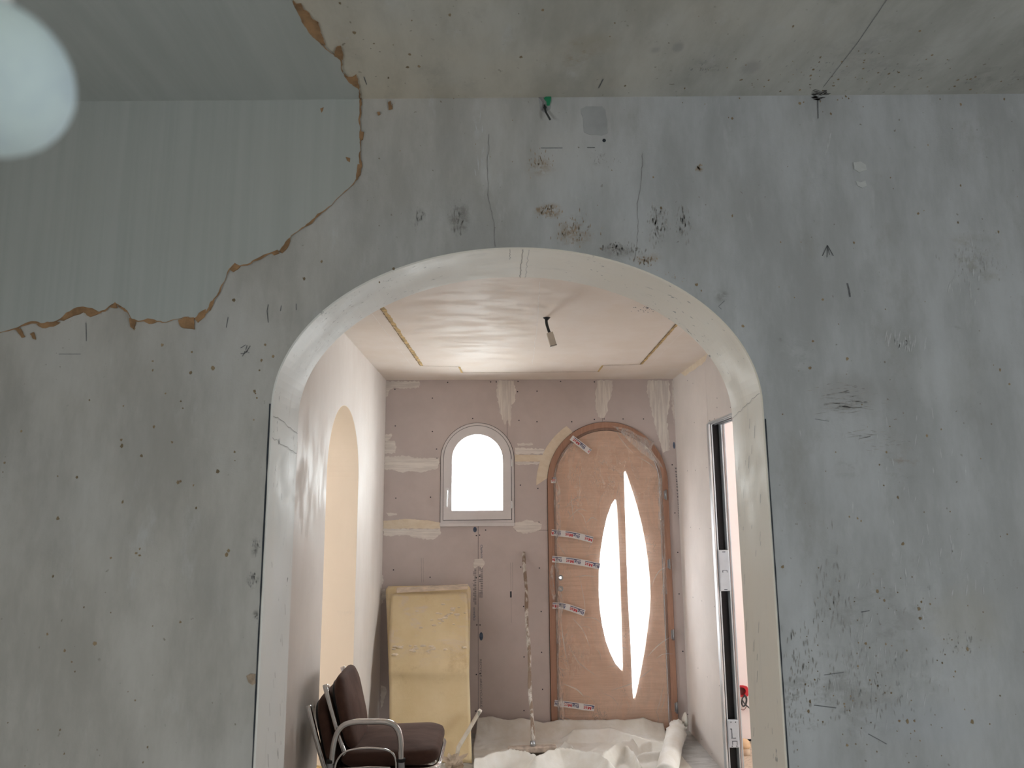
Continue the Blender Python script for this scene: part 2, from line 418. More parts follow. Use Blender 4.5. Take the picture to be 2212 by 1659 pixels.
def cloth_mat():
    n = NT('white_drop_sheet')
    c = n.mix(n.rng(n.noise(6, 5, .6), .35, .7), (.74,.70,.63), (.82,.80,.76))
    n.bump(n.noise(14, 6, .65, None, 1.), .5, .006)
    return n.done(c, .55, 0, .35)
M_cloth = cloth_mat()
def sheet_mat():
    n = NT('dusty_yellow_sheet')
    g = n.noise(3, 6, .65); c = n.mix(n.rng(g, .35, .7), (.76,.60,.35), (.82,.67,.43))
    d = n.noise(5, 8, .75, n.map(n.pos, (1, 1, 2.4)), .8); z = n.xyz(n.pos)[2]
    du = n.math('MULTIPLY', n.rng(d, .50, .66), n.rng(z, .45, .8)); c = n.mix(n.math('MULTIPLY', du, .7), c, (.74,.62,.54))
    s2 = n.noise(3.2, 6, .7, n.map(n.pos, (1,1,1), (3,5,1))); c = n.mix(n.math('MULTIPLY', n.rng(s2, .56, .74), .5), c, (.52,.36,.19))
    n.bump(n.noise(18, 6, .7), .45, .005)
    return n.done(c, .55, 0, .35)
M_sheet = sheet_mat()
M_batten = simple('dusty_batten', (.68,.55,.44), .85, var=.2, scale=12, stretch=(1,4,4), bump=.5)
def pole_mat(name, a, b, col3):
    n = NT(name); w = n.noise(14, 6, .7, n.map(n.obj, (1,1,.55)), .8)
    c = n.mix(n.rng(w, .44, .56), a, b); w2 = n.noise(9, 4, .6, n.map(n.obj, (1,1,.4), (3,3,3)))
    c = n.mix(n.math('MULTIPLY', n.rng(w2, .58, .66), .8), c, col3); n.bump(w, .6, .003); return n.done(c, .7)
M_pole = pole_mat('plaster_splashed_pole', (.27,.19,.14), (.66,.61,.56), (.17,.11,.075))
M_stick = pole_mat('plaster_caked_stick', (.52,.45,.36), (.60,.54,.46), (.20,.20,.175))
M_clump = simple('dried_plaster_clump', (.46,.36,.27), .9, var=.25, scale=16, bump=.9, bscale=60)
M_brush = simple('broom_block', (.42,.34,.28), .85, var=.3, scale=22, bump=.5)
M_bristle = simple('dark_bristle', (.12,.085,.06), .8, var=.4, scale=90)
def fabric():
    n = NT('brown_velour'); f = n.noise(5, 5, .65, n.map(n.obj, (1, 2, 1)))
    c = n.mix(n.rng(f, .35, .68), (.060,.028,.020), (.10,.052,.038)); n.bump(n.noise(260, 2, .5), .3, .001)
    m = n.done(c, .8, 0, .3); n.b.inputs['Sheen Weight'].default_value = .12; n.b.inputs['Sheen Roughness'].default_value = .4
    n.b.inputs['Sheen Tint'].default_value = (.8,.55,.45,1); return m
M_fabric = fabric()
M_backshell = simple('black_back_shell', (.012,.010,.011), .45, var=.2, scale=20)
M_rubber = simple('black_rubber', (.015,.015,.016), .6, var=.2, scale=40)
M_green = simple('green_plastic', (.015,.22,.10), .5, var=.25, scale=30)
M_cable = simple('dark_cable', (.03,.033,.033), .5, var=.2, scale=40)
M_block = simple('cream_connector', (.84,.77,.67), .5, var=.04, scale=30)
M_redbox = simple('red_socket_box', (.45,.015,.025), .4, var=.15, scale=30)
M_post = simple('tan_rounded_post', (.60,.42,.27), .7, var=.15, scale=18, col2=(.70,.56,.43))
M_bulb = simple('frosted_globe', (.76,.90,1.0), .75, var=.12, scale=22)

# ================================================================== STRUCTURE
AXC, AHW, AZS, ARI = 0.046, 0.551, 1.815, 0.369       # the big arch
arch = arch_loop(AXC, AHW, AZS, ARI, 0.0, 72)
XA, XB = -2.3, 3.62
outer = [(XA, 0)] + arch + [(XB, 0), (XB, 2.62), (XA, 2.62)]
mb = MB(); mb.prism([outer], front_w, -(Y1-Y0), 0.0)
wall_front = struct(mb.build('wall_front', M_wall), 'stained grey plaster wall pierced by the large arch')
# cream plaster lining of the arch, a few millimetres thick
inner = arch_loop(AXC, AHW-.004, AZS, ARI-.004, 0.0, 72)
mb = MB(); m = len(inner)
rng_ = [[V((a, Y0+.0005, b)) for a, b in inner], [V((a, Y1-.001, b)) for a, b in inner], [V((a, Y1-.001, b)) for a, b in arch], [V((a, Y0+.0005, b)) for a, b in arch]]
vs = [q for r in rng_ for q in r]; fs = []
for i in range(4):
    for k in range(m-1): fs.append((i*m+k, i*m+k+1, ((i+1)%4)*m+k+1, ((i+1)%4)*m+k))
mb.add(vs, fs)
rev = mb.build('arch_reveal', M_reveal, wall_front); rev['label'] = 'cream plaster inner face of the arch'
for p in rev.data.polygons: p.use_smooth = False

mb = MB(); mb.prism([[(XL-.35, 0)] + arch + [(XR+.2, 0), (XR+.2, 2.6), (XL-.35, 2.6)]], lambda a, b, t: V((a, Y1+t, b)), 0, .002, True)
hall_side = mb.build('hall_side_bounce_plaster', M_hall, wall_front)  # unseen white layer added to bounce light onto the end wall
# front room shell
mb = MB(); mb.add([(XA, -3.6, ceil_z(XA)), (XB, -3.6, ceil_z(XB)), (XB, Y0, ceil_z(XB)), (XA, Y0, ceil_z(XA)), (XA, -3.6, 2.75), (XB, -3.6, 2.75), (XB, Y0, 2.75), (XA, Y0, 2.75)],
    [(0,1,2,3),(7,6,5,4),(0,4,5,1),(1,5,6,2),(2,6,7,3),(3,7,4,0)])
ceiling = struct(mb.build('ceiling', M_ceil), 'stained beige plaster ceiling above the arch wall')
def slab(name, lo, hi, mat, label): mb = MB(); mb.box(lo, hi); return struct(mb.build(name, mat), label)
slab('floor', (XA, -3.6, -.12), (XB, Y1, 0), M_floor, 'dusty floor of the front room below the picture')
def sidewall(name, x, sx, ya, yb, z0, z1, label, wname, wlabel):
    mb = MB(); mb.prism([[(-3.6,0),(Y1,0),(Y1,2.75),(-3.6,2.75)], [(ya,z0),(yb,z0),(yb,z1),(ya,z1)]], lambda a, b, t: V((x+sx*t, a, b)), 0, .15)
    struct(mb.build(name, M_greywall), label)
    struct(MB().box((x+sx*.10-.004, ya, z0), (x+sx*.10+.004, yb, z1)).build(wname, M_glass), wlabel)
sidewall('wall_room_left', XA, -1, -1.33, -.66, .42, 1.23, 'left plaster wall of the front room', 'window_added_2', 'unseen left window added to light the front room')  # unseen window added here to even out wall and ceiling light
sidewall('wall_room_right', XB, 1, -1.46, -.71, .42, 1.23, 'right plaster wall of the front room', 'window_added_4', 'unseen right window added to light the front room')  # unseen window added opposite, sized for the front room brightness
slab('wall_rear', (XA, -3.75, 0), (XB, -3.6, 2.75), M_greywall, 'rear plaster wall of the front room behind the camera')

# hall shell
mb = MB(); mb.box((XL-.24, Y1, ZC), (XR+.105, YB+.3, ZC+.15)); ceil_hall = struct(mb.build('ceiling_hall', M_hallc), 'cream plaster ceiling of the hall with a cracked stepped panel')
slab('floor_hall', (XL-.24, Y1, -.12), (XR+.0, YB+.3, 0), M_marble, 'grey veined marble tile floor of the hall')
LO = dict(yc=4.075, hw=.415, zs=1.750, ri=.411)
niche = arch_loop(LO['yc'], LO['hw'], LO['zs'], LO['ri'], 0, 44)
mb = MB(); mb.prism([[(Y1, 0)] + niche + [(YB, 0), (YB, ZC), (Y1, ZC)]], left_w, -.24, 0)
wall_hl = struct(mb.build('wall_hall_left', M_hall), 'smooth white plaster left wall of the hall with an arched opening')
ni = arch_loop(LO['yc'], LO['hw']-.003, LO['zs'], LO['ri']-.003, 0, 44)
mb = MB(); m = len(ni); vs = []; fs = []
for t, lp in ((-.001, ni), (-.24, ni), (-.24, niche), (-.001, niche)): vs += [left_w(a, b, t) for a, b in lp]
for i in range(4):
    for k in range(m-1): fs.append((i*m+k, i*m+k+1, ((i+1)%4)*m+k+1, ((i+1)%4)*m+k))
mb.add(vs, fs); mb.build('opening_reveal', M_niche, wall_hl)['label'] = 'beige inner face of the arched opening'
slab('floor_left_room', (-3.3, 2.1, -.12), (XL-.24, 5.0, -.002), M_tile, 'tiled floor of the added left side room')  # unseen room added so daylight reaches the beige opening reveal
slab('ceiling_left_room', (-3.3, 2.1, ZC), (XL-.24, 5.0, ZC+.15), M_roomwall, 'ceiling of the added left side room')
slab('wall_left_room_far', (-3.3, 4.9, 0), (XL-.24, 5.0, ZC), M_roomwall, 'far wall of the added left side room')
slab('wall_left_room_near', (-3.3, 2.0, 0), (XL-.24, 2.1, ZC), M_roomwall, 'near wall of the added left side room')
mb = MB(); mb.prism([[(2.0,0),(5.0,0),(5.0,ZC),(2.0,ZC)], [(2.5,1.0),(3.3,1.0),(3.3,1.85),(2.5,1.85)]], lambda a, b, t: V((-3.3-t, a, b)), 0, .15)
struct(mb.build('wall_left_room_outer', M_roomwall), 'outer wall of the added left side room with a window opening')
struct(MB().box((-3.41, 2.5, 1.0), (-3.40, 3.3, 1.85)).build('window_added_5', M_glass), 'unseen window added to light the left opening')  # added window, placed to shine on the far reveal and fill the hall
mb = MB(); st = [(LO['yc']-LO['hw']+.004, 0)] 
mb.grid(20, 8, lambda a, b: V((XL-.015-.22*b, LO['yc']-LO['hw']+.004+a*(2*LO['hw']-.008), .105+.02*math.sin(a*23+b*5)+random.uniform(-.006,.006))))
mb.build('rubble_sill', M_ochre_p, wall_hl, solid=.02)

# right wall of the hall: plasterboards on a pocket door frame
YJ, YN, ZH = 4.615, 3.62, 2.11       # far jamb, near jamb, header height of the opening
TW = .105                            # wall thickness
wall_hr = struct(MB().box((XR+.012, Y1, ZH+.03), (XR+TW-.012, YN, ZC)).box((XR+.012, Y1, 0), (XR+TW-.012, YN-.03, ZH+.03)).box((XR+.03, YN, ZH+.09), (XR+TW-.03, YB, ZC)).box((XR+.012, 5.43, 0), (XR+TW-.012, YB, ZC)).build('wall_hall_right', M_gap), 'pale plasterboard right wall of the hall with a pocket door opening')
g = .0012
def rpanel(l, name='plasterboard', mat=M_board_r, par=wall_hr): return MB().prism([l], right_w, -.0125, 0).build(name, mat, par)
J2 = pr(1580, 860)[0]
rpanel([(YJ+g, 0), (YB, 0), (YB, ZC), (YJ+g, ZC)])
rpanel([(J2+g, ZH), (YJ-g, ZH), (YJ-g, ZC), (J2+g, ZC)])
rpanel([(YN, ZH), (J2-g, ZH), (J2-g, ZC), (YN, ZC)])
rpanel([(Y1, 0), (YN, 0), (YN, ZC), (Y1, ZC)])
for a, b, z0 in ((YJ, 5.207, 0), (YN, YJ, ZH), (2.2, YN, 0)):
    MB().box((XR+TW-.0125, a, z0), (XR+TW, b, ZC)).build('plasterboard', M_roomwall, wall_hr)
fill = MB(); fill.prism([ragged([pr(*q) for q in ((1452,806),(1478,787),(1532,752),(1529,765),(1524,780),(1500,798),(1480,812),(1470,806),(1462,812))], .006, .03)], right_w, 0, .0018)
fill.build('joint_filler', M_fill_c, wall_hr)

# side room on the right
slab('floor_side_room', (XR, 2.05, -.12), (3.75, 5.36, -.0005), M_tile, 'beige herringbone tile floor of the right side room')
srb = slab('wall_side_room', (XR+TW, 5.235, 0), (3.6, 5.36, ZC), M_gap, 'pale pink plasterboard end wall of the right side room')
MB().box((XR+TW, 5.207, .022), (3.6, 5.233, ZC)).build('plasterboard', M_roomwall, srb)
slab('ceiling_side_room', (XR+TW, 2.05, ZC), (3.6, 5.36, ZC+.15), M_roomwall, 'ceiling of the right side room')
slab('wall_side_room_near', (XR+TW, 2.05, 0), (3.6, 2.2, ZC), M_roomwall, 'near wall of the right side room')
mb = MB(); mb.prism([[(2.05,0),(5.36,0),(5.36,ZC),(2.05,ZC)], [(3.2,1.05),(4.15,1.05),(4.15,1.95),(3.2,1.95)]], lambda a, b, t: V((3.6+t, a, b)), 0, .15)
struct(mb.build('wall_side_room_right', M_roomwall), 'outer wall of the right side room with a window opening')
struct(MB().box((3.70, 3.2, 1.05), (3.71, 4.15, 1.95)).build('window_3', M_glass), 'window of the right side room')

# ------------------------------------------------------------------ hall end wall
WX, WH, WZS, WZ0 = -0.159, 0.276, 1.945, 1.452        # small window, outer size
DX, DH, DZS, DRI = 0.824, 0.455, 1.767, 0.455         # door, outer size
e = .004
wo = arch_loop(WX, WH-.012, WZS, WH-.012, WZ0+.012, 30); do = arch_loop(DX, DH-.012, DZS, DRI-.012, 0, 40)
mb = MB(); mb.prism([[(XL-.4, 0)] + do + [(XR+TW, 0), (XR+TW, ZC), (XL-.4, ZC)], wo], back_w, -.26, -.0135)
wall_hb = struct(mb.build('wall_hall_back', M_gap), 'end wall of the hall lined with grey plasterboards around window and door')
def bpanel(l): return MB().prism([l], back_w, -.0125, 0).build('plasterboard', M_board, wall_hb)
xj1 = pb(1095, 850)[0]; xj2 = pb(1300, 870)[0]; xj3 = pb(1033, 1300)[0]; xj4 = pb(1425, 900)[0]
zj1 = pb(880, 1001)[1]; zj2 = pb(880, 1148)[1]; zj3 = pb(1140, 992)[1]
wh, dh = WH+e, DH+e
wl, wr = WX-wh, WX+wh; dl, dr = DX-dh, DX+dh
def wz(z): return [(x, zz) for x, zz in []]
WA = lambda x0, x1: arc_x(WX, wh, WZS, wh, x0, x1)
DA = lambda x0, x1: arc_x(DX, dh, DZS, DRI+e, x0, x1)
dxz3 = DX - dh*math.sqrt(1-((zj3-DZS)/(DRI+e))**2)
bpanel([(XL, zj1+g), (wl, zj1+g)] + WA(wl, xj1-g) + [(xj1-g, ZC), (XL, ZC)])
bpanel([(XL, zj2+g), (wl, zj2+g), (wl, zj1-g), (XL, zj1-g)])
bpanel([(xj1+g, ZC)] + WA(xj1+g, wr) + [(wr, zj3+g)] + [(dxz3, zj3+g)] + DA(dxz3+.002, xj2-g) + [(xj2-g, ZC)])
bpanel([(wr, zj2+g), (dl, zj2+g), (dl, DZS)] + DA(dl, dxz3)[1:] + [(dxz3, zj3-g), (wr, zj3-g)])
bpanel([(XL, 0), (xj3-g, 0), (xj3-g, WZ0-e), (wl, WZ0-e), (wl, zj2-g), (XL, zj2-g)])
bpanel([(xj3+g, 0), (dl, 0), (dl, zj2-g), (wr, zj2-g), (wr, WZ0-e), (xj3+g, WZ0-e)])
bpanel([(xj2+g, ZC)] + DA(xj2+g, xj4-g) + [(xj4-g, ZC)])
bpanel([(xj4+g, ZC)] + DA(xj4+g, dr) + [(dr, 0), (XR, 0), (XR, ZC)])

def bfill(px, mat, t=.0018, amp=.006, step=.013):
    return MB().prism([ragged([pb(*q) for q in px], amp, step)], back_w, 0, t).build('joint_filler', mat, wall_hb)
bfill([(834,824),(905,823),(908,830),(905,838),(890,838),(868,839),(850,837),(842,842),(838,856),(834,858)], M_fill_h)
bfill([(1074,822),(1110,822),(1114,845),(1112,868),(1104,875),(1105,905),(1101,925),(1097,905),(1090,918),(1084,905),(1078,880),(1073,850)], M_fill_v)
bfill([(1291,821),(1324,822),(1322,845),(1318,862),(1312,875),(1312,890),(1304,903),(1292,900),(1286,880),(1286,845)], M_fill_v)
bfill([(1400,822),(1444,822),(1448,850),(1446,880),(1440,905),(1444,935),(1447,972),(1432,978),(1426,955),(1418,930),(1410,900),(1404,872),(1398,850)], M_fill_v)
bfill([(831,986),(880,985),(905,990),(948,990),(949,1000),(945,1012),(925,1016),(912,1021),(880,1018),(868,1021),(850,1016),(831,1014)], M_fill_h)
bfill([(831,950),(852,952),(857,965),(854,979),(831,979)], M_fill_h)
bfill([(831,940),(845,936),(847,940),(840,950),(832,951)], M_fill_h)
bfill([(828,1125),(880,1121),(925,1124),(951,1129),(951,1142),(828,1142)], M_fill_c, .0022, .002)
bfill([(828,1142),(951,1142),(953,1150),(945,1160),(935,1166),(905,1163),(880,1156),(850,1158),(835,1158),(828,1156)], M_fill_h)
bfill([(834,1107),(858,1110),(857,1113),(838,1114)], M_fill_h)
bfill([(1112,966),(1140,968),(1175,970),(1178,980),(1112,982)], M_fill_h)
bfill([(1112,982),(1188,983),(1184,997),(1112,997)], M_fill_c, .0022, .001)
bfill([(1112,998),(1182,998),(1178,1003),(1114,1003)], M_fill_h)
bfill([(1117,958),(1150,957),(1152,961),(1119,964)], M_fill_h)
bfill([(1112,1130),(1138,1122),(1158,1128),(1170,1132),(1168,1143),(1150,1150),(1130,1153),(1115,1147),(1108,1139)], M_fill_h)
# cream sweep of filler hugging the upper left of the door frame
sw = []
for k in range(15):
    a = math.radians(176 - 52*k/14); sw.append((DX+(DH+.002)*math.cos(a), DZS+(DRI+.002)*math.sin(a)))
for k in range(15):
    a = math.radians(124 + 56*k/14); sw.append((DX+(DH+.085)*math.cos(a), DZS+(DRI+.085)*math.sin(a)-.02))
MB().prism([ragged(sw, .003, .03)], back_w, 0, .003).build('joint_filler', M_fill_c, wall_hb)
bfill([(1025,1208),(1042,1207),(1047,1214),(1045,1222),(1040,1229),(1036,1222),(1031,1224),(1026,1228),(1023,1224)], M_fill_h)
bfill([(1451,822),(1453,822),(1457,900),(1456,915),(1451,870)], M_fill_v)
for q in ([(824,1275),(832,1272),(836,1285),(828,1296),(824,1305)], [(822,1480),(833,1484),(834,1500),(827,1520),(822,1535)], [(824,1240),(828,1244),(827,1262),(824,1262)]): bfill(q, M_fill_h)
# screw heads
scr = [(967,826),(1060,825),(1072,825),(1119,824),(853,841),(934,860),(1118,846),(1160,845),(854,920),(934,932),(1021,904),(1121,908),(1160,911),(943,970),(944,990),(855,1076),(930,1074),
       (1124,1048),(1162,1055),(1049,1145),(1036,1156),(1029,1157),(1164,1128),(1165,1143),(850,1231),(929,1247),(1029,1248),(1036,1245),(1030,1350),(1037,1350),(1029,1457),(1037,1455),(1028,1536),
       (1125,1225),(1165,1227),(1131,1310),(1169,1321),(1132,1419),(1170,1409),(1132,1535),(1172,1489),(1175,1565),(1211,824),(1284,825),(1402,823),(1235,911),(1284,906),(1305,905),(1346,905),(1390,905),
       (1452,1004),(1458,1108),(1464,1193),(1467,1283),(1475,1407),(1486,1543)]
mb = MB()
for q in scr:
    a, b = pb(*q); mb.lathe((a, YB-.0008, b), (0, 1, 0), [(0,-.0008),(.0042,-.0008),(.005,0),(.005,.001)], 8)
mb.build('screw_heads', M_screw, wall_hb, kind='stuff')
mb = MB()
for q in ((1549,880),(1543,905),(1533,908),(1500,913),(1485,1017),(1502,1016),(1527,1010),(1492,1139),(1511,1142),(1534,1142),(1497,1290),(1516,1298),(1543,1310),(1508,1443),(1528,1462),(1554,1481),(1516,1597),(1538,1628),(1497,828),(1485,822),(1578,880),(1581,884),(1518,778),(1549,860)):
    a, b = pr(*q); mb.lathe((XR-.0006, a, b), (1, 0, 0), [(0,-.0004),(.0035,-.0004),(.004,.001)], 8)
mb.build('screw_heads', M_grey_ink, wall_hr, kind='stuff')
# board maker's stamps along the joints
def text_mesh(txt, size_w, fn, name, mat, parent, bold=.0, height=None):
    cu = bpy.data.curves.new('t', 'FONT'); cu.body = txt; cu.offset = bold; cu.resolution_u = 3
    o = bpy.data.objects.new('t', cu); COL.objects.link(o)
    dg = bpy.context.evaluated_depsgraph_get(); me = o.evaluated_get(dg).to_mesh()
    vs = [v_.co.copy() for v_ in me.vertices]; me.calc_loop_triangles(); fs = [tuple(t.vertices) for t in me.loop_triangles]
    o.evaluated_get(dg).to_mesh_clear(); bpy.data.objects.remove(o); bpy.data.curves.remove(cu)
    x0 = min(q.x for q in vs); x1 = max(q.x for q in vs); y0 = min(q.y for q in vs); y1 = max(q.y for q in vs)
    k = size_w/(x1-x0); ky = height/(y1-y0) if height else k
    mb = MB(); mb.add([fn((q.x-x0)*k, (q.y-y0)*ky) for q in vs], fs)
    return mb
def stamp_down(txt, p0, p1, hpx, mat, name='board_stamp', up=False):
    a = V((*pb(*p0), 0)); b = V((*pb(*p1), 0)); d = (b-a); L = d.length; d /= L; nrm = V((-d.y, d.x, 0)); H = abs(pb(p0[0]+hpx, p0[1])[0]-pb(*p0)[0])
    fn = lambda u, w: back_w(*(a + d*u + nrm*w).xy, .0006)
    return text_mesh(txt, L, fn, name, mat, wall_hb, .006, H).build(name, mat, wall_hb)
stamp_down('Oplaco', (1036.5,1177), (1037.5,1205), 6, M_blue)
stamp_down('Oplaco', (1028,1340), (1027,1312), 6, M_blue)
stamp_down('RECYCLE #RECYCLABLE', (1035.5,1424), (1037,1528), 5, M_grey_ink)
mb = MB()
random.seed(3)
for x0, x1, ya, yb in ((1022,1029,1226,1305),(1035,1043,1226,1292)):
    yy = ya
    while yy < yb:
        h = random.uniform(2.2, 4.5); l = random.choice((0,0,.4)); a = pb(x0+(x1-x0)*l, yy); b = pb(x1, yy+h*.55)
        mb.prism([[a, (b[0], a[1]), b, (a[0], b[1])]], back_w, 0, .0005); yy += h
yy = 1010
while yy < 1118:
    h = random.uniform(3, 7); xo = 1457.5+(yy-1010)*.075; a = pb(xo, yy); b = pb(xo+4, yy+h*.6); mb.prism([[a, (b[0], a[1]), b, (a[0]+.004, b[1])]], back_w, 0, .0005); yy += h*1.15
mb.build('board_print', M_grey_ink, wall_hb, kind='stuff')
for cx, cy, rx, ry in ((1039.5,1374.5,4,9),(1026,1144,4,6),(1456,962,2.3,7.5)):
    a = pb(cx, cy); r1 = abs(pb(cx+rx, cy)[0]-a[0]); r2 = abs(pb(cx, cy+ry)[1]-a[1])
    MB().prism([[(a[0]+r1*math.cos(t*.393), a[1]+r2*math.sin(t*.393)) for t in range(16)]], back_w, 0, .0006).build('board_stamp', M_blue, wall_hb)
# small punched slot and pencil lines
mb = MB(); a = pb(1103.5, 1284); mb.prism([[(a[0]-.006,a[1]-.022),(a[0]+.006,a[1]-.022),(a[0]+.006,a[1]+.022),(a[0]-.006,a[1]+.022)]], back_w, 0, .0008); mb.build('socket_slot', M_gap, wall_hb)
mb = MB()
for (x, ya, yb) in ((1103,1215,1275),(1107,1215,1275),(1104,1293,1345),(910,1205,1258),(914,1205,1258),(1020,1260,1261)):
    mb.strip([back_w(*pb(x, ya), .0007), back_w(*pb(x+.5, yb), .0007)], .0015, (0,-1,0))
mb.build('pencil_lines', M_grey_ink, wall_hb, kind='stuff')

# ------------------------------------------------------------------ window
w1 = bpy.data.objects.new('window_1', None); COL.objects.link(w1); w1.location = (WX, YB, WZ0); struct(w1, 'small round-topped white framed window beside the wooden door')
SX = .254   # sash half width
sash_z0, glass_z0 = pb(1030, 1122.5)[1], pb(1030, 1102.5)[1]
so = arch_loop(WX, SX, WZS, SX, sash_z0, 36); GH = .190
go = arch_loop(WX, GH, WZS, GH-.003, glass_z0, 36)
MB().prism([arch_loop(WX, WH, WZS, WH, WZ0, 36), arch_loop(WX, SX-.004, WZS, SX-.004, sash_z0+.004, 36)], back_w, -.07, .004).build('frame', M_pvc, w1, bevel=.003)
MB().prism([so, go], back_w, -.06, .016).build('sash', M_pvc, w1, bevel=.005)
MB().prism([arch_loop(WX, GH+.01, WZS, GH+.007, glass_z0-.01, 36), ], back_w, -.034, -.028).build('pane', M_glass, w1)
MB().box((WX-WH-.003, YB-.016, WZ0-.004), (WX+WH+.003, YB-.001, WZ0+.022)).build('sill_strip', M_pvc, w1, bevel=.003)
mb = MB()
for r0, r1 in ((SX+.000, SX+.004),):
    mb.prism([arch_loop(WX, r1, WZS, r1, sash_z0-.004, 36), arch_loop(WX, r0, WZS, r0, sash_z0, 36)], back_w, 0, .0045)
mb.build('seal', M_gap, w1)
mb = MB(); mb.prism([arch_loop(WX, WH+.003, WZS, WH+.003, WZ0-.003, 36), arch_loop(WX, WH, WZS, WH, WZ0, 36)], back_w, -.01, .0006); mb.build('caulk_gap', M_gap, w1)
hx, hz = pb(966, 1066)
hd = MB().prism([[(hx-.014+.014*(1+math.cos(t*.393)), hz+ (.028 if math.sin(t*.393)>0 else -.028)+.014*math.sin(t*.393)) for t in range(16)]], back_w, .015, .030).build('handle', M_pvc_b, w1, bevel=.003)
MB().tube(bez([(hx, YB-.028, hz+.014), (hx, YB-.058, hz+.012), (hx-.002, YB-.06, hz-.03), (hx-.004, YB-.058, hz-.10)], 6), .0085, 10).build('lever', M_pvc_b, hd, smooth=True)
for py in (1000, 1090):
    a = pb(1106.5, py); MB().tube([(a[0], YB-.02, a[1]-.028), (a[0], YB-.02, a[1]+.028)], .008, 10).build('hinge', M_pvc_b, w1, smooth=True)

# ------------------------------------------------------------------ door
d1 = bpy.data.objects.new('door_1', None); COL.objects.link(d1); d1.location = (DX, YB, 0); struct(d1, 'round-topped oak entrance door with two curved glass slivers under plastic film')
FH = .412
fo = arch_loop(DX, DH, DZS, DRI, 0, 48); fi = arch_loop(DX, FH, DZS, FH, 0, 48)
MB().prism([fo + fi[::-1]], back_w, -.06, .014).build('frame', M_frame, d1, bevel=.004)
ri = arch_loop(DX, FH-.018, DZS, FH-.018, 0, 48)
MB().prism([fi + ri[::-1]], back_w, -.06, .001).build('rebate', M_frame2, d1)
LR = [pb(*q) for q in ((1348,1021),(1350,1017),(1352.5,1019),(1358,1035),(1367,1062),(1377,1095),(1386,1130),(1394,1170),(1400,1210),(1404,1250),(1405.5,1285),(1404,1320),(1400,1355),(1393,1405),(1384,1455),(1376,1495),(1371.5,1512),(1368,1508),(1366,1480),(1363,1400),(1356.5,1285),(1352,1150))]
LL = [pb(*q) for q in ((1329,1078),(1331,1080),(1333,1095),(1335,1130),(1340,1250),(1343,1350),(1346,1450),(1343,1449),(1330,1434),(1319,1412),(1309,1385),(1301,1350),(1296,1315),(1293.5,1275),(1294,1235),(1297,1195),(1303,1155),(1311,1118),(1321,1090))]
kx, kz = pb(1211, 1248); cx_, cz_ = pb(1211, 1272)
hole = [(kx+.008*math.cos(t*.5236), kz+.008*math.sin(t*.5236)) for t in range(12)]
leaf_l = arch_loop(DX-.002, FH-.021, DZS, FH-.021, .012, 48)
MB().prism([leaf_l, LR, LL, hole], back_w, -.045, -.004).build('leaf', M_door, d1)
for l in (LR, LL): MB().prism([l], back_w, -.030, -.024).build('glass_sliver', M_glass_d, d1)
MB().box((DX-DH, YB+.003, -.01), (DX+DH, YB+.055, .014)).build('threshold', M_frame2, d1)  # bar added to block sky light leaking under the leaf
# dark joint around the leaf
l2 = arch_loop(DX-.002, FH-.0185, DZS, FH-.0185, .012, 48)
MB().prism([l2 + leaf_l[::-1]], back_w, -.04, -.006).build('leaf_joint', M_gap, d1)
for x, z in ((kx, kz), (cx_, cz_)):
    MB().lathe((x, YB+.004, z), (0,-1,0), [(.0085,0),(.0085,.008),(.0165,.008),(.020,.004),(.020,0)], 24).build('escutcheon', M_steel, d1, smooth=True)
MB().box((cx_-.003, YB-.004, cz_-.010), (cx_+.003, YB+.003, cz_+.006)).build('keyhole', M_pvc_b, d1)
MB().box((DX-FH+.020, YB-.002, .98), (DX-FH+.029, YB+.003, 1.13)).build('latch_plate', M_frame2, d1)
for px, py in ((1437,1069),(1445,1218),(1453,1370),(1460.5,1527)):
    a = pb(px, py); h = MB().tube([(a[0], YB-.024, a[1]-.038), (a[0], YB-.024, a[1]+.038)], .0065, 10).build('hinge', M_steel, d1, smooth=True)
    MB().box((a[0]-.014, YB-.016, a[1]-.030), (a[0]-.002, YB-.012, a[1]+.030)).build('hinge_leaf', M_steel, h)
# plastic film
def filmY(x, z):
    return YB - .020 - .006*math.sin(7*x+5*z) - .004*math.sin(19*z-11*x) - .003*math.sin(31*x+13*z)
def film_pt(a, b):
    z = .02 + b*(DZS+.385-.02); hw_ = .405 if z < DZS else .405*math.sqrt(max(0, 1-((z-DZS)/.40)**2))
    x = DX + (2*a-1)*max(hw_, .02); return V((x, filmY(x, z), z))
MB().grid(50, 110, film_pt).build('plastic_film', M_film, d1, smooth=True)
# bunched film down both edges of the leaf
def bunch(side, z0, z1, w0):
    mb = MB()
    def f(a, b):
        z = z0+(z1-z0)*b; hw_ = .392 if z < DZS else .392*math.sqrt(max(0, 1-((z-DZS)/.392)**2))
        w = w0*(.75+.35*math.sin(z*9)+.2*math.sin(z*23)); x = DX + side*(hw_+.018-w*a)
        return V((x, YB-.026-.010*math.sin(a*9+z*14)-.012*math.sin(a*3.1), z))
    mb.grid(8, 90, f); return mb.build('film_fold', M_film2, d1, smooth=True)
bunch(-1, .03, DZS+.30, .045); bunch(1, .95, DZS+.30, .040)
# loose flap of film hanging at the upper right
fl = [pb(*q) for q in ((1320,921),(1356,928),(1375,940),(1411,955),(1405,972),(1412,983),(1425,1000),(1430,1012),(1415,1000),(1385,980),(1358,955),(1340,935))]
MB().prism([ragged(fl, .003, .03)], back_w, .034, .0352).build('film_flap', M_film2, d1)
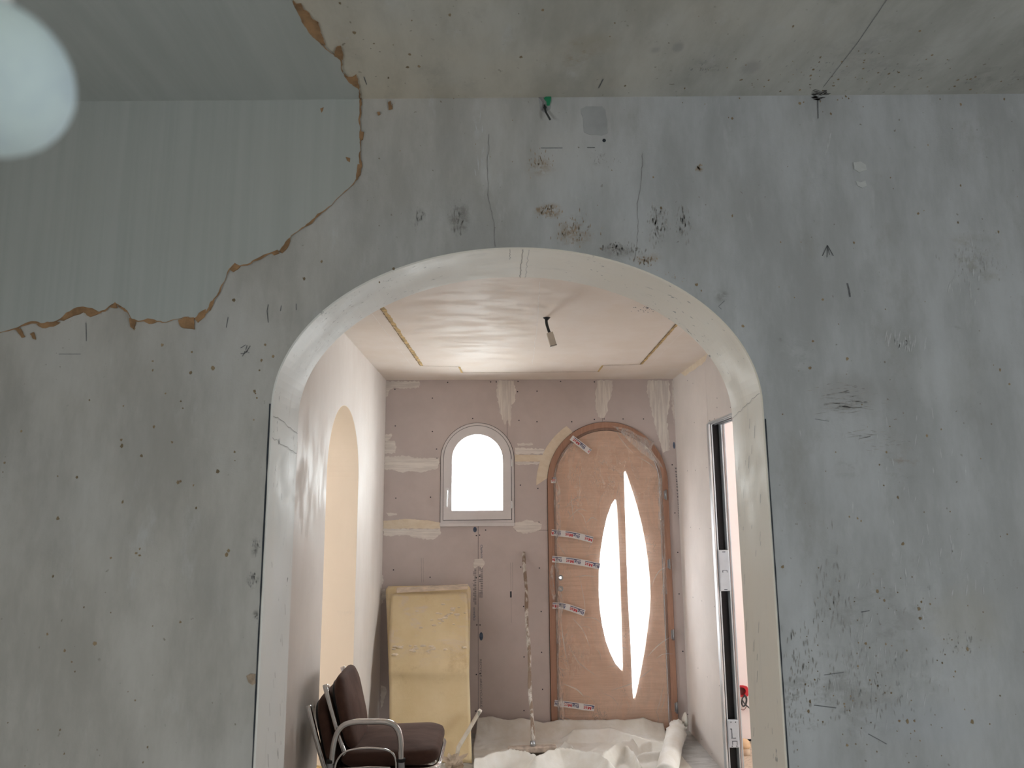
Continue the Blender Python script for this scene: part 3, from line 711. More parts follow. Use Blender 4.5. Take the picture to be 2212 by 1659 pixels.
# loop of film standing off the frame by the lock
lp = [V((*pb(*q), 0)) for q in ((1192,1219),(1187,1235),(1186,1255),(1189,1278),(1194,1295),(1199,1300))]
mb = MB(); a = [back_w(q.x, q.y, .035) for q in lp]; b = [back_w(q.x+.03, q.y, .03) for q in lp]; mb.add(a+b, [(i, i+1, i+7, i+6) for i in range(5)]); mb.build('film_loop', M_film2, d1, smooth=True)
# sharp creases in the film, their glints painted as pale strips
random.seed(31); cr = MB()
def crease(px, w):
    pts = bez([V((*pb(*q), 0)) for q in px], 6); m_ = len(pts)
    cr.strip([V((q.x, filmY(q.x, q.y)-.0015, q.y)) for q in pts], [w*math.sin(math.pi*(k+.4)/(m_-.2)) for k in range(m_)], (0,-1,0))
for q, w in (([(1215,1475),(1245,1488),(1262,1505)], .010), ([(1232,1330),(1258,1360),(1275,1400)], .006), ([(1211,1330),(1216,1380),(1228,1440)], .008), ([(1250,1240),(1262,1300),(1262,1316)], .004), ([(1240,1245),(1265,1243),(1290,1246)], .004),
             ([(1200,1168),(1215,1190),(1222,1200)], .004), ([(1228,1120),(1250,1100),(1270,1105)], .005), ([(1265,1130),(1278,1118),(1290,1125)], .006), ([(1232,1060),(1236,1100),(1240,1130)], .004), ([(1248,1000),(1252,1060),(1246,1110)], .003),
             ([(1404,1270),(1420,1235),(1442,1222)], .006), ([(1395,1420),(1425,1390),(1448,1375)], .008), ([(1320,1490),(1370,1470),(1410,1440)], .006), ([(1415,1540),(1425,1510),(1432,1480)], .004), ([(1424,1540),(1432,1515),(1440,1490)], .003),
             ([(1330,930),(1345,955),(1372,985)], .005), ([(1372,985),(1400,1000),(1420,1018)], .005), ([(1210,1545),(1235,1555),(1255,1562)], .006), ([(1290,1100),(1300,1070),(1310,1060)], .003), ([(1270,1190),(1280,1160),(1276,1180)], .005), ([(1226,1390),(1250,1430),(1290,1460)], .005)): crease(q, w)
for _ in range(26):
    x, y = random.uniform(1215, 1420), random.uniform(1040, 1540); a = random.uniform(-1.2, 1.2); l = random.uniform(8, 26)
    crease([(x, y), (x+l*math.cos(a), y+l*math.sin(a)), (x+2*l*math.cos(a+.3), y+2*l*math.sin(a+.3))], random.uniform(.0015, .004))
n = NT('film_crease_glint'); n.done((.92,.88,.85), .3)
tr_ = n.new('ShaderNodeBsdfTransparent'); mx_ = n.new('ShaderNodeMixShader'); mx_.inputs[0].default_value = .45
n.t.links.new(tr_.outputs[0], mx_.inputs[1]); n.t.links.new(n.b.outputs[0], mx_.inputs[2]); n.t.links.new(mx_.outputs[0], n.out.inputs[0])
cr.build('film_crease_glints', n.m, d1, kind='stuff', recalc=False)
# printed tape strips
PERIOD = 40.7
def tape(cl, hpx, ends, name='tape_strip'):
    pts = [V((*pb(*q), 0)) for q in cl]; pts = bez(pts, 8) if len(pts) > 2 else [pts[0].lerp(pts[1], k/8) for k in range(9)]
    H = hpx*.00345
    cum = [0]
    for p, q in zip(pts, pts[1:]): cum.append(cum[-1]+(q-p).length)
    def along(s):
        for i in range(len(cum)-1):
            if s <= cum[i+1] or i == len(cum)-2:
                t = (s-cum[i])/(cum[i+1]-cum[i]); d = (pts[i+1]-pts[i]).normalized(); return pts[i].lerp(pts[i+1], t), d
    L = cum[-1]
    def P(s, w, t):
        p, d = along(s); nn = V((-d.y, d.x, 0)); q = p+nn*w; return V((q.x, filmY(q.x, q.y)-.004-t, q.y))
    mb = MB(); N = 24
    mb.grid(N, 1, lambda a, b: P(a*L, (b-.5)*H, 0)); tp = mb.build(name, M_tape, d1, solid=.0006)
    px2s = L/math.hypot(cl[-1][0]-cl[0][0], cl[-1][1]-cl[0][1])
    nav, red = MB(), MB()
    for epx in ends:
        s1 = (epx-cl[0][0])*L/(cl[-1][0]-cl[0][0]); tw = 31.5*px2s
        # printed upside down: the text starts at s1 and runs back towards s1-tw
        for txt, u0, u1, tgt in (('Big', 0, .44, nav), ('at', .735, 1., red)):
            t = text_mesh(txt, (u1-u0)*tw, lambda x, y: V((x, y, 0)), 'x', M_navy, None, .014, None)
            y1 = max(q.y for q in t.v); base = min(q.y for q in t.v); asc = H*.52
            # keep cap height equal for both words; g hangs below the base line
            cap = .0
            rg_ = y1-base; k = H*.44/rg_/(.77 if txt == 'Big' else 1.); lift = rg_*.23 if txt == 'Big' else 0.
            for q in t.v:
                q.x = s1-(u0*tw+q.x); q.y = H*.14-(q.y-base-lift)*k
            tgt.add(t.v, t.f)
        mw = .235*tw; mh = H*.46; sw_ = mw*.24; m0 = .47*tw         # the red M, four strokes
        for q4 in ([(0,0),(sw_,0),(sw_,mh),(0,mh)], [(mw-sw_,0),(mw,0),(mw,mh),(mw-sw_,mh)], [(0,mh),(sw_*1.15,mh),(mw/2+sw_*.45,mh*.12),(mw/2-sw_*.45,mh*.12)], [(mw-sw_*1.15,mh),(mw,mh),(mw/2+sw_*.45,mh*.12),(mw/2-sw_*.45,mh*.12)]):
            red.add([V((s1-(m0+x), H*.14-y, 0)) for x, y in q4], [(0,1,2,3)])
        nav.grid(6, 1, lambda a, b: V((s1-tw*(1-a), H*(.26+.10*b), 0)))
    for mbx, mt, nm in ((nav, M_navy, 'lettering'), (red, M_red, 'lettering')):
        if not mbx.v: continue
        me = bpy.data.meshes.new(nm); me.from_pydata(mbx.v, [], mbx.f)
        bm = bmesh.new(); bm.from_mesh(me)
        for x, sgn in ((.001, -1), (L-.001, 1)):
            bmesh.ops.bisect_plane(bm, geom=bm.verts[:]+bm.edges[:]+bm.faces[:], plane_co=(x, 0, 0), plane_no=(sgn, 0, 0), clear_outer=True)
        org = parent_origin(tp)
        for v_ in bm.verts: v_.co = P(v_.co.x, v_.co.y, .0009) - org
        bm.to_mesh(me); bm.free(); me.materials.append(mt)
        if not len(me.polygons): continue
        o = bpy.data.objects.new(nm, me); COL.objects.link(o); o.parent = tp
    return tp
tape(((1191,1150),(1235,1155),(1280,1166)), 13.5, (1210,1251,1293))
tape(((1192,1207),(1240,1212),(1295,1223)), 13.5, (1212.6,1253,1293.7))
tape(((1193,1307),(1220,1309),(1262,1323)), 13, (1219.5,1260))
tape(((1197,1517),(1235,1522),(1283,1528)), 12.5, (1206.5,1249.4,1291))
tape(((1233,946),(1274,977)), 12.5, (1262.5,1295))
tape(((1190,1037),(1200,1037)), 13.5, (1222,))
# twisted loose end of the second strip over the glass
a = pb(1303,1226); b = pb(1315,1233); MB().prism([ragged([(a[0]-.004,a[1]+.006),(b[0]-.006,b[1]+.008),(b[0]+.004,b[1]-.012),(a[0]+.01,a[1]-.002)], .003, .008)], back_w, .03, .0306).build('tape_tail', M_red, d1)

# ------------------------------------------------------------------ pocket door frame in the right wall
pk = thing('pocket_door_frame', 'galvanised pocket door frame with black slot at the right hall doorway', 'door frame', (XR+TW/2, YJ, 0))
def post(x0, x1, y0=YJ, y1=YJ+.05, mat=M_steel, z1=ZH-.0, nm='stud'): return MB().box((x0, y0, 0), (x1, y1, z1)).build(nm, mat, pk, bevel=.0012)
post(XR-.001, XR+.006, YJ-.004, YJ+.04, M_alu, ZH, 'edge_lip'); post(XR+.0085, XR+.0145, YJ+.003); post(XR+.0165, XR+.0245, YJ-.001, YJ+.06, M_alu, ZH, 'edge_lip')
post(XR+TW-.0245, XR+TW-.0175, YJ-.001, YJ+.06, M_alu, ZH, 'edge_lip'); post(XR+TW-.0155, XR+TW-.009, YJ+.003); post(XR+TW-.0065, XR+TW+.001, YJ-.004, YJ+.04, M_alu, ZH, 'edge_lip')
MB().box((XR+.0245, YJ+.05, 0), (XR+TW-.0245, YJ+.80, ZH+.08)).box((XR+.006, YJ+.012, 0), (XR+.0165, YJ+.06, ZH)).box((XR+TW-.0175, YJ+.012, 0), (XR+TW-.006, YJ+.06, ZH)).build('slot_lining', M_slot, pk)
for z0, z1 in ((1.063, 1.312), (.155, .31)):
    p_ = MB().box((XR+.018, YJ-.009, z0), (XR+TW-.020, YJ+.02, z1)).build('cover_plate', M_plate, pk, bevel=.005)
    zc = (z0+z1)/2; xm = XR+TW/2
    mb = MB()
    if z1 > 1:
        mb.box((xm-.014, YJ-.0098, zc), (xm+.014, YJ-.009, zc+.002)).box((xm-.015, YJ-.0098, zc-.012), (xm-.011, YJ-.009, zc+.002)).box((xm+.012, YJ-.0098, zc-.012), (xm+.015, YJ-.009, zc+.002)).box((xm-.010, YJ-.0098, z1-.013), (xm+.010, YJ-.009, z1-.009)).box((xm-.010, YJ-.0098, z0+.008), (xm+.010, YJ-.009, z0+.012))
    else:
        mb.box((xm-.014, YJ-.0098, zc-.02), (xm-.010, YJ-.009, zc+.03)).box((xm-.022, YJ-.0098, zc+.027), (xm-.010, YJ-.009, zc+.031)).box((xm-.018, YJ-.0098, zc-.024), (xm+.012, YJ-.009, zc-.021)).box((xm-.012, YJ-.0098, z0+.036), (xm+.018, YJ-.009, z0+.039)).box((xm-.012, YJ-.0098, z0+.016), (xm-.009, YJ-.009, z0+.037)).box((xm+.015, YJ-.0098, z0+.016), (xm+.018, YJ-.009, z0+.037))
        for dx in (-.014, .014):
            for z in (z0+.01, z1-.01): mb.box((xm+dx-.003, YJ-.0098, z-.003), (xm+dx+.003, YJ-.009, z+.003))
    mb.build('slots', M_gap, p_)
# header track along the top of the opening
for x0, x1, z0, m_ in ((XR-.0015, XR+.004, ZH-.006, M_alu), (XR+.016, XR+.022, ZH-.010, M_alu), (XR+.040, XR+.046, ZH-.012, M_steel), (XR+TW-.036, XR+TW-.030, ZH-.012, M_alu), (XR+TW-.020, XR+TW-.014, ZH-.010, M_steel), (XR+TW-.004, XR+TW+.0015, ZH-.006, M_alu)):
    MB().box((x0, YN, z0), (x1, YJ+.004, ZH+.006)).build('header_rail', m_, pk)
MB().box((XR+.003, YN, ZH+.001), (XR+TW-.003, YJ, ZH+.03)).build('header_lining', M_slot, pk)
MB().box((XR-.001, YN-.02, 0), (XR+TW+.001, YN+.002, ZH)).build('near_stud', M_steel, pk)

# ------------------------------------------------------------------ hall ceiling details
tr = [ph(*q) for q in ((825,660),(912,788),(992,790),(998,803),(1292,801),(1302,787),(1385,785),(1468,688))]
tr[0] = (tr[0][0]-.04, 2.0); tr[-1] = (tr[-1][0]-.03, 2.0)
MB().prism([tr], ceil_h, 0, .006).build('ceiling_panel', M_hallc, ceil_hall)
random.seed(11)
def edge_strip(a, b, w0, w1, nm='bare_edge', mat=M_ochre_p, t=.0072):
    n_ = max(6, int(math.hypot(b[0]-a[0], b[1]-a[1])/.03)); pts = []; ws = []
    for k in range(n_+1):
        q = k/n_; pts.append(ceil_h(a[0]+(b[0]-a[0])*q, a[1]+(b[1]-a[1])*q, t)); ws.append(random.uniform(w0, w1))
    return MB().strip(pts, ws, (0,0,-1)).build(nm, mat, ceil_hall)
edge_strip(tr[0], tr[1], .014, .030); edge_strip(tr[7], tr[6], .010, .022)
M_crk = simple('brown_crack', (.24,.155,.075), .9, var=.4, scale=40, world=True)
for i in (0, 6): edge_strip((tr[i][0]+(-.012 if i == 0 else -.008), tr[i][1]), (tr[i+1][0]+(-.012 if i == 0 else -.008), tr[i+1][1]), .003, .010, 'crack', M_crk, .0078)
for i in (1, 2, 3, 4, 5): edge_strip(tr[i], tr[i+1], .005 if i in (1, 3, 5) else .012, .009 if i in (1, 3, 5) else .018, 'bare_edge', M_crk if i in (1, 3, 5) else M_ochre_p)
o2 = [(x-.075 if k < 4 else x+.075, y+(.05 if k in (1,2,3,4,5,6) else 0)) for k, (x, y) in enumerate(tr)]
mb = MB()
for k in range(7): mb.strip([ceil_h(*o2[k], .0008), ceil_h(*o2[k+1], .0008)], .0025, (0,0,-1))
mb.build('pencil_outline', M_fill_v, ceil_hall)
mb = MB(); pts = rough_line([ph(1166,605), ph(1160,700), ph(1150,785)], .003, .05); mb.strip([ceil_h(*q, .0068) for q in pts], .003, (0,0,-1)); mb.build('hairline_crack', M_fill_v, ceil_hall)
mb = MB(); c0 = ph(1396, 662)
for k in range(40):
    a, r = random.uniform(0, 6.28), random.gauss(0, .045); x, y = c0[0]+r*math.cos(a), c0[1]+r*1.5*math.sin(a); d = random.uniform(.006, .016)
    mb.strip([ceil_h(x, y, .0068), ceil_h(x+d*.5, y+d, .0068)], random.uniform(.002, .005), (0,0,-1))
mb.build('soot_scratches', M_grey_ink, ceil_hall, kind='stuff')

# hanging wire with connector
hp = ph(1180, 684); cw = thing('ceiling_wire', 'short black wire with a white connector block hanging from hall ceiling', 'wire', (hp[0], hp[1], ZC))
Yw = hp[1]; ca = at(1180, 684, Y=Yw); cb = at(1181, 700, Y=Yw); cc = at(1187, 719, Y=Yw); cd = at(1196, 749, Y=Yw)
MB().tube(bez([(ca.x, Yw, ZC), (ca.x, Yw, ca.z), cb, cc, cc.lerp(cd, .3)], 6), .0075, 10).build('cable', M_cable, cw, smooth=True)
ax = (cd-cc).normalized(); sd = ax.cross(V((0,1,0))).normalized()
blk = MB().obox(cc.lerp(cd, .5), sd*.017, V((0,.015,0)), ax*((cd-cc).length/2)).build('connector_block', M_block, cw, bevel=.003)
mb = MB()
for k in (.25, .5, .75): mb.obox(cc.lerp(cd, k)+sd*.0172, sd*.0012, V((0,.004,0)), ax*.005)
mb.obox(cc.lerp(cd, .94), sd*.0176, V((0,.0156,0)), ax*.0012); mb.build('slots', M_grey_ink, blk)
MB().lathe((hp[0]+.002, hp[1], ZC-.006), (0,0,-1), [(.020,-.004),(.019,.001),(.013,.005),(.0085,.012),(.0075,.012)], 18).build('grommet', M_gap, cw, smooth=True)

# ================================================================== ARCH WALL: SKIM COAT AND MARKS
random.seed(21)
bw_px = [(780,213),(779,240),(777,265),(781,290),(779,320),(778,345),(781,360),(777,375),(768,392),(757,405),(740,420),(722,438),(703,455),(688,465),(676,478),(660,490),(645,500),(630,510),(622,530),(605,543),(590,546),(572,553),(555,562),(535,573),(518,575),(508,570),(496,583),(490,598),(478,622),(470,640),(460,655),(452,668),(440,680),(420,688),(400,686),(385,690),(360,697),(340,695),(320,691),(300,695),(285,690),(279,678),(270,668),(262,662),(250,655),(238,662),(228,672),(215,677),(200,668),(180,665),(160,668),(145,677),(132,690),(118,696),(90,700),(70,697),(55,702),(40,710),(20,715),(0,720)]
bw = rough_line([pf(*q) for q in bw_px], .0016, .007)
zt = ceil_z(-.3)
poly = [(bw[0][0], zt-.001)] + bw + [(-1.45, bw[-1][1]-.01), (-1.9, bw[-1][1]+.03), (XA+.002, bw[-1][1]-.02), (XA+.002, ceil_z(XA)-.001)]
sk = MB().prism([poly], front_w, 0, .0025).build('skim_coat', M_skim, wall_front); sk['label'] = 'smooth grey-green new plaster coat'
bc_px = [(778,213),(775,190),(765,182),(750,170),(739,150),(737,128),(728,120),(715,112),(700,98),(690,88),(672,70),(655,45),(645,25),(632,0)]
bc = rough_line([pc(*q) for q in bc_px], .0016, .007)
bc[0] = (bw[0][0], Y0)
poly = bc + [(bc[-1][0]-.25, bc[-1][1]-.35), (bc[-1][0]-.5, -.2), (XA+.002, -.2), (XA+.002, Y0)]
sk = MB().prism([poly], ceil_f, 0, .0025).build('skim_coat', M_skim_c, ceiling); sk['label'] = 'smooth grey-green new plaster coat'
# torn ochre edge
pts = [front_w(a, b, .0029) for a, b in bw]
ws = []; 
for k in range(len(pts)):
    ws.append(max(.0012, max(.0008, .0024+.0026*math.sin(k*.33))+random.uniform(-.0016, .0022)))
MB().strip(pts, ws, (0,-1,0)).build('torn_edge', M_ochre, wall_front, recalc=False)
MB().strip([ceil_f(a, b, .0029) for a, b in bc], [random.uniform(.001,.004) for _ in bc], (0,0,-1)).build('torn_edge', M_ochre, ceiling, recalc=False)
def wpatch(px, mat=M_ochre, t=.0031, amp=.0015, step=.006, nm='bare_patch'): return MB().prism([ragged([pf(*q) for q in px], amp, step)], front_w, 0, t).build(nm, mat, wall_front)
for q in ([(130,692),(145,677),(160,668),(180,664),(200,667),(216,677),(205,682),(195,685),(180,675),(165,681),(150,687),(138,693)], [(386,692),(400,686),(420,686),(421,712),(405,710),(392,707)], [(421,689),(436,673),(446,668),(443,684),(428,697)],
          [(238,664),(250,653),(254,666),(246,666)], [(280,687),(292,690),(294,697),(289,711),(283,707)], [(80,701),(125,695),(131,697),(115,706),(92,709)], [(310,694),(325,691),(338,697),(322,700)], [(256,661),(270,666),(277,676),(270,673)],
          [(604,544),(614,530),(622,518),(627,514),(625,528),(618,540),(610,547)], [(585,546),(600,540),(604,548),(592,552)], [(498,584),(508,571),(520,576),(514,582),(504,588)], [(773,356),(781,356),(779,378),(770,388)], [(777,285),(786,286),(784,302),(778,305)], [(452,662),(458,650),(460,660),(454,672)],
          [(838,223),(844,219),(848,236),(840,238)], [(815,244),(820,242),(822,248),(817,250)], [(692,236),(700,233),(698,240),(695,245)], [(747,340),(757,343),(756,352),(750,348)], [(35,712),(45,710),(55,728),(48,730)], [(66,722),(74,718),(78,734),(72,732)]): wpatch(q)
def cpatch(px, mat=M_ochre, nm='bare_patch', t=.0031): return MB().prism([ragged([pc(*q) for q in px], .0015, .006)], ceil_f, 0, t).build(nm, mat, ceiling)
for q in ([(633,0),(640,8),(650,7),(655,20),(668,28),(676,42),(688,48),(692,70),(703,96),(690,89),(672,73),(655,49),(645,29)], [(722,119),(728,100),(735,98),(740,112),(741,126),(733,126)], [(745,161),(752,166),(761,166),(770,160),(776,190),(763,183),(752,174)]): cpatch(q)
# small chips, placed over the whole old plaster
chips = MB(); small = MB()
def chip(mbx, fn, x, y, r, t=.0006):
    k = random.randint(5, 7); a0 = random.uniform(0, 6.28); l = [(x+r*random.uniform(.5,1.2)*math.cos(a0+6.283*i/k), y+r*random.uniform(.6,1.5)*math.sin(a0+6.283*i/k)) for i in range(k)]
    mbx.prism([l], fn, 0, t)
for q in ((735,7),(765,70),(885,117),(880,145),(905,143),(972,32),(1172,22),(1125,123),(820,610),(695,565),(657,602),(505,648),(550,845),(552,850),(555,860),(460,795),(412,805),(358,850),(330,800),(330,780),(395,882),(333,922),(262,950),(263,963),(306,985),(390,1040),(265,1085),(166,1030),(125,1120),(115,1245),(155,1430),(302,1185),(240,1205),(494,1190),(490,1198),(385,1042),(418,1048),(205,1390),(1605,705),(1750,795),(1830,775),(1515,628),(1830,1610),(1860,1125),(1852,1120),(1895,1277),(1950,1175),(1910,1297),(1988,1335),(1940,1075),(2035,1432),(1975,1557),(1960,1558),(2090,1402),(2100,1560),(1690,1225),(1985,1315),(1990,1300),(560,800),(565,778),(350,745),(290,710),(590,770),(850,580),(1505,615),(1728,223),(470,1018),(10,1000),(1870,1390)):
    if 540 < q[0] < 600 and q[1] > 900: continue
    fnp = pc if q[1] < 208 else pf; fnw = ceil_f if q[1] < 208 else front_w
    a = fnp(*q); chip(chips, fnw, a[0], a[1], random.uniform(.002, .0045))
chips.build('plaster_chips', M_chip, wall_front, kind='stuff')
for _ in range(260):
    q = (random.uniform(0, 2212), random.uniform(0, 1659))
    if q[1] < 720 and q[0] < 780: continue
    if 545 < q[0] < 1710 and q[1] > 520:
        x, z = pf(*q)
        if z < AZS and abs(x-AXC) < AHW+.01: continue
        if z >= AZS and ((x-AXC)/(AHW+.01))**2+((z-AZS)/(ARI+.01))**2 < 1: continue
    fnp = pc if q[1] < 208 else pf; fnw = ceil_f if q[1] < 208 else front_w
    a = fnp(*q); chip(small, fnw, a[0], a[1], random.choice((.0012,.0015,.002,.003)))
for _ in range(110):    # denser spatter on the right
    q = (random.gauss(1880, 130), random.gauss(1420, 160))
    if q[0] < 1720: continue
    a = pf(*q); chip(small, front_w, a[0], a[1], random.choice((.001,.0014,.002)))
for _ in range(80):
    q = (random.gauss(1800, 200), random.gauss(170, 30)); fnp = pc if q[1] < 207 else pf; fnw = ceil_f if q[1] < 207 else front_w
    a = fnp(*q); chip(small, fnw, a[0], a[1], random.choice((.0015,.002,.003)))
small.build('dirt_specks', M_chip, wall_front, kind='stuff')
M_scuff = simple('grey_scuff', (.36,.345,.335), .8, var=.3, scale=60, world=True); M_scuffo = simple('ochre_scuff', (.37,.28,.205), .8, var=.3, scale=60, world=True); M_scuffl = simple('pale_scrape', (.545,.55,.56), .8, var=.1, scale=60, world=True)
def scuff(mbx, px, py, rx, ry, k, ln, wd, ang=90, fnp=pf, fnw=front_w, up=(0,-1,0)):
    for _ in range(k):
        x = random.gauss(px, rx*.5); y = random.gauss(py, ry*.5); a = math.radians(ang+random.uniform(-14, 14)); l = random.uniform(.3, 1)*ln
        if fnw is front_w:
            X, Z = fnp(x, y)
            if (Z < AZS and abs(X-AXC) < AHW+.006) or (Z >= AZS and ((X-AXC)/(AHW+.012))**2+((Z-AZS)/(ARI+.012))**2 < 1): continue
        p = [fnw(*fnp(x+l*math.cos(a)*t, y-l*math.sin(a)*t), .0006) for t in (-.5, 0, .5)]; w = random.uniform(.3, 1)*wd
        mbx.strip(p, [w*.3, w, w*.3], up)
g1, g2, g3 = MB(), MB(), MB()
for a in ((1422,485,20,42,90,12,.0032),(1474,480,13,40,60,14,.003),(1338,540,50,16,110,9,.0035),(990,470,18,45,70,14,.0026),(905,470,14,32,35,10,.0022),(1870,1480,150,110,170,16,.0022),(1725,1530,50,90,80,12,.0026),(1800,1300,60,120,60,22,.003),(2100,560,60,60,70,10,.002),(545,1250,10,16,40,7,.003),(552,1180,7,20,20,8,.003),(555,1333,6,10,16,6,.003),(1730,1400,40,90,50,18,.0028),(2080,1390,50,30,40,8,.003),(1300,345,30,14,30,5,.0022)): scuff(g1, *a)
for a in ((1825,848,60,26,34,24,.003,4),(1850,875,70,16,30,38,.0026,2),(1805,880,40,12,18,28,.003,0),(1900,960,60,25,22,20,.002,0),(1870,940,50,12,16,30,.002,3)): scuff(g1, *a)
for a in ((1185,455,26,12,60,7,.0035),(1240,500,38,32,80,9,.0028),(1395,565,30,12,45,8,.0035),(1165,350,22,22,50,8,.0026),(1510,360,8,8,16,6,.005),(1440,600,40,18,20,4,.003),(735,300,22,22,24,6,.003),(845,230,6,8,10,6,.004)): scuff(g2, *a)
for a in ((1790,300,4,20,2,60,.004),(1040,320,12,50,10,40,.003),(1950,740,40,20,26,26,.0035),(1860,1450,120,130,70,34,.0022),(2090,600,50,70,18,36,.0035),(2000,1250,100,120,30,30,.003),(1920,1000,150,120,25,26,.0028)): scuff(g3, *a)
g1.build('grey_scuffs', M_scuff, wall_front, kind='stuff', recalc=False); g2.build('ochre_scuffs', M_scuffo, wall_front, kind='stuff', recalc=False); g3.build('pale_scrapes', M_scuffl, wall_front, kind='stuff', recalc=False)
g4 = MB()
for a in ((1515,140,35,22,26,8,.004,50),(1900,150,200,35,40,9,.004,45),(1760,140,80,50,20,9,.0035,45),(2130,170,70,30,30,10,.004,45)): scuff(g4, *a, fnp=pc, fnw=ceil_f, up=(0,0,-1))
g4.build('ceiling_scuffs', M_scuff, ceiling, kind='stuff', recalc=False)
# pencil strokes and cracks
pen = MB()
def stroke(px, w=.0016, fn=front_w, fp=pf, mbx=None, t=.0008): (mbx or pen).strip([fn(*fp(*q), t) for q in px], w, (0,-1,0) if fn is front_w else (0,0,-1))
stroke([(186,697),(187,737)]); stroke([(580,658),(577,672),(580,697)]); stroke([(493,685),(489,708)]); stroke([(640,656),(640,670)]); stroke([(608,660),(606,672)])
stroke([(520,752),(531,745)]); stroke([(534,746),(531,756)]); stroke([(520,764),(528,764),(536,758)]); stroke([(530,758),(524,770)]); stroke([(541,747),(531,762),(539,762)]); stroke([(127,765),(175,765)], .001)
stroke([(1787,530),(1776,553)], .002); stroke([(1787,530),(1800,553)], .002); stroke([(1787,530),(1786,556)], .0014); stroke([(1787,532),(1792,551)], .0014)
stroke([(1766,215),(1767,256)], .0022); stroke([(1168,320),(1215,320)], .002); stroke([(1268,319),(1285,319)], .002); stroke([(1830,612),(1834,628),(1836,642)], .004)
stroke([(1760,905),(1790,910)], .001); stroke([(1758,1523),(1806,1529)], .0016); stroke([(1780,1458),(1822,1452)], .0012); stroke([(1875,1585),(1915,1607)], .0012); stroke([(1860,1322),(1878,1319)], .0016); stroke([(1565,650),(1552,662),(1558,668)], .0012)
cpen = lambda px, w: stroke(px, w, ceil_f, pc)
cpen([(1925,-15),(1850,95),(1778,188)], .0011); cpen([(1303,170),(1293,190)], .002); cpen([(786,165),(792,182)], .002)
pen.build('pencil_marks', M_pencil, wall_front, kind='stuff', recalc=False)
crk = MB()
for l in ([(1056,290),(1053,380),(1055,430),(1063,460),(1068,490),(1070,533)], [(1388,330),(1384,400),(1376,440),(1379,480),(1374,540),(1369,566)]):
    pts = rough_line([pf(*q) for q in l], .002, .01); crk.strip([front_w(*q, .0006) for q in pts], [random.uniform(.0005,.0014) for _ in pts], (0,-1,0))
crk.build('hairline_cracks', M_grey_ink, wall_front, kind='stuff', recalc=False)
# cracks across the reveal, lying on the curved inner face
def arch_pt(ang, y, off=.005): return V((AXC+(AHW-off)*math.cos(ang), y, AZS+(ARI-off)*math.sin(ang)))
def reveal_crack(a0, y0, y1, w, mbx):
    pts = []; 
    for k in range(15): pts.append(arch_pt(a0+random.uniform(-.004,.004), y0+(y1-y0)*k/14))
    nrm = V((-math.cos(a0), 0, -math.sin(a0))); mbx.strip(pts, w, nrm)
crk = MB(); reveal_crack(1.548, Y0+.002, Y1, .0014, crk); reveal_crack(1.522, Y0+.002, Y1, .0008, crk); reveal_crack(1.60, Y0, Y0+.07, .001, crk)
for z in (1.795, 1.745): crk.strip([V((AXC-AHW+.0055, y, z-.10*(y-Y0)+random.uniform(-.003,.003))) for y in [Y0+.004+k*(Y1-Y0-.01)/12 for k in range(13)]], .0012, (1,0,0))
crk.strip([V((AXC+AHW-.0055, y, 1.84-.16*(y-Y0)+random.uniform(-.003,.003))) for y in [Y0+.004+k*(Y1-Y0-.01)/12 for k in range(13)]], .001, (-1,0,0))
for _ in range(120):
    a = random.choice((random.uniform(1.9, 2.9), random.uniform(1.9, 2.9), random.uniform(.3, 1.4))); y = random.uniform(Y0+.01, Y1-.01); d = random.uniform(.004, .018); p = arch_pt(a, y); q = arch_pt(a+d*.9, y+d*random.uniform(-.3,.5))
    crk.strip([p, p.lerp(q, .5), q], [.0006, random.uniform(.0008,.002), .0005], (-math.cos(a), 0, -math.sin(a)))
for _ in range(40):
    s = random.choice((-1, 1)); z = random.uniform(1.05, 1.8); y = random.uniform(Y0+.01, Y1-.02); d = random.uniform(.005, .03); x = AXC+s*(AHW-.0055)
    crk.strip([V((x, y, z)), V((x, y+.3*d, z-d))], random.uniform(.0008,.0018), (-s, 0, 0))
crk.build('reveal_scratches', simple('reveal_mark', (.34,.315,.30), .8, var=.3, scale=60, world=True), wall_front, kind='stuff', recalc=False)
# flat dark strips painting the shadow gap where the reveal lining meets the wall
gp = MB()
for s, z1 in ((-1, 1.82), (1, 1.78)):
    pts = []; ws = []
    for k in range(60):
        z = .02+(z1-.02)*k/59; pts.append(V((AXC+s*(AHW+.002), Y0-.0006, z))); ws.append(random.uniform(.002,.0042)*(1 if s < 0 else .8))
    gp.strip(pts, ws, (0,-1,0))
gp.build('edge_shadow_gap', M_gap, wall_front, recalc=False)
# light filler dabs, damp square, drilled hole
for q in ([(1843,352),(1858,350),(1869,357),(1871,368),(1855,373),(1845,366)], [(1848,392),(1858,395),(1868,391),(1871,402),(1862,407),(1852,402)]): wpatch(q, M_filler_w, .003, .001, .01, 'filler_dab')
wpatch([(1254,236),(1266,230),(1300,230),(1308,238),(1312,270),(1313,288),(1300,293),(1275,292),(1262,286),(1260,262)], M_patch, .0008, .0015, .01, 'damp_square')
a = pf(1305, 303.5); MB().lathe((a[0], Y0-.0008, a[1]), (0,-1,0), [(0,0),(.0042,0),(.0042,-.002)], 16).build('drill_hole', M_gap, wall_front)
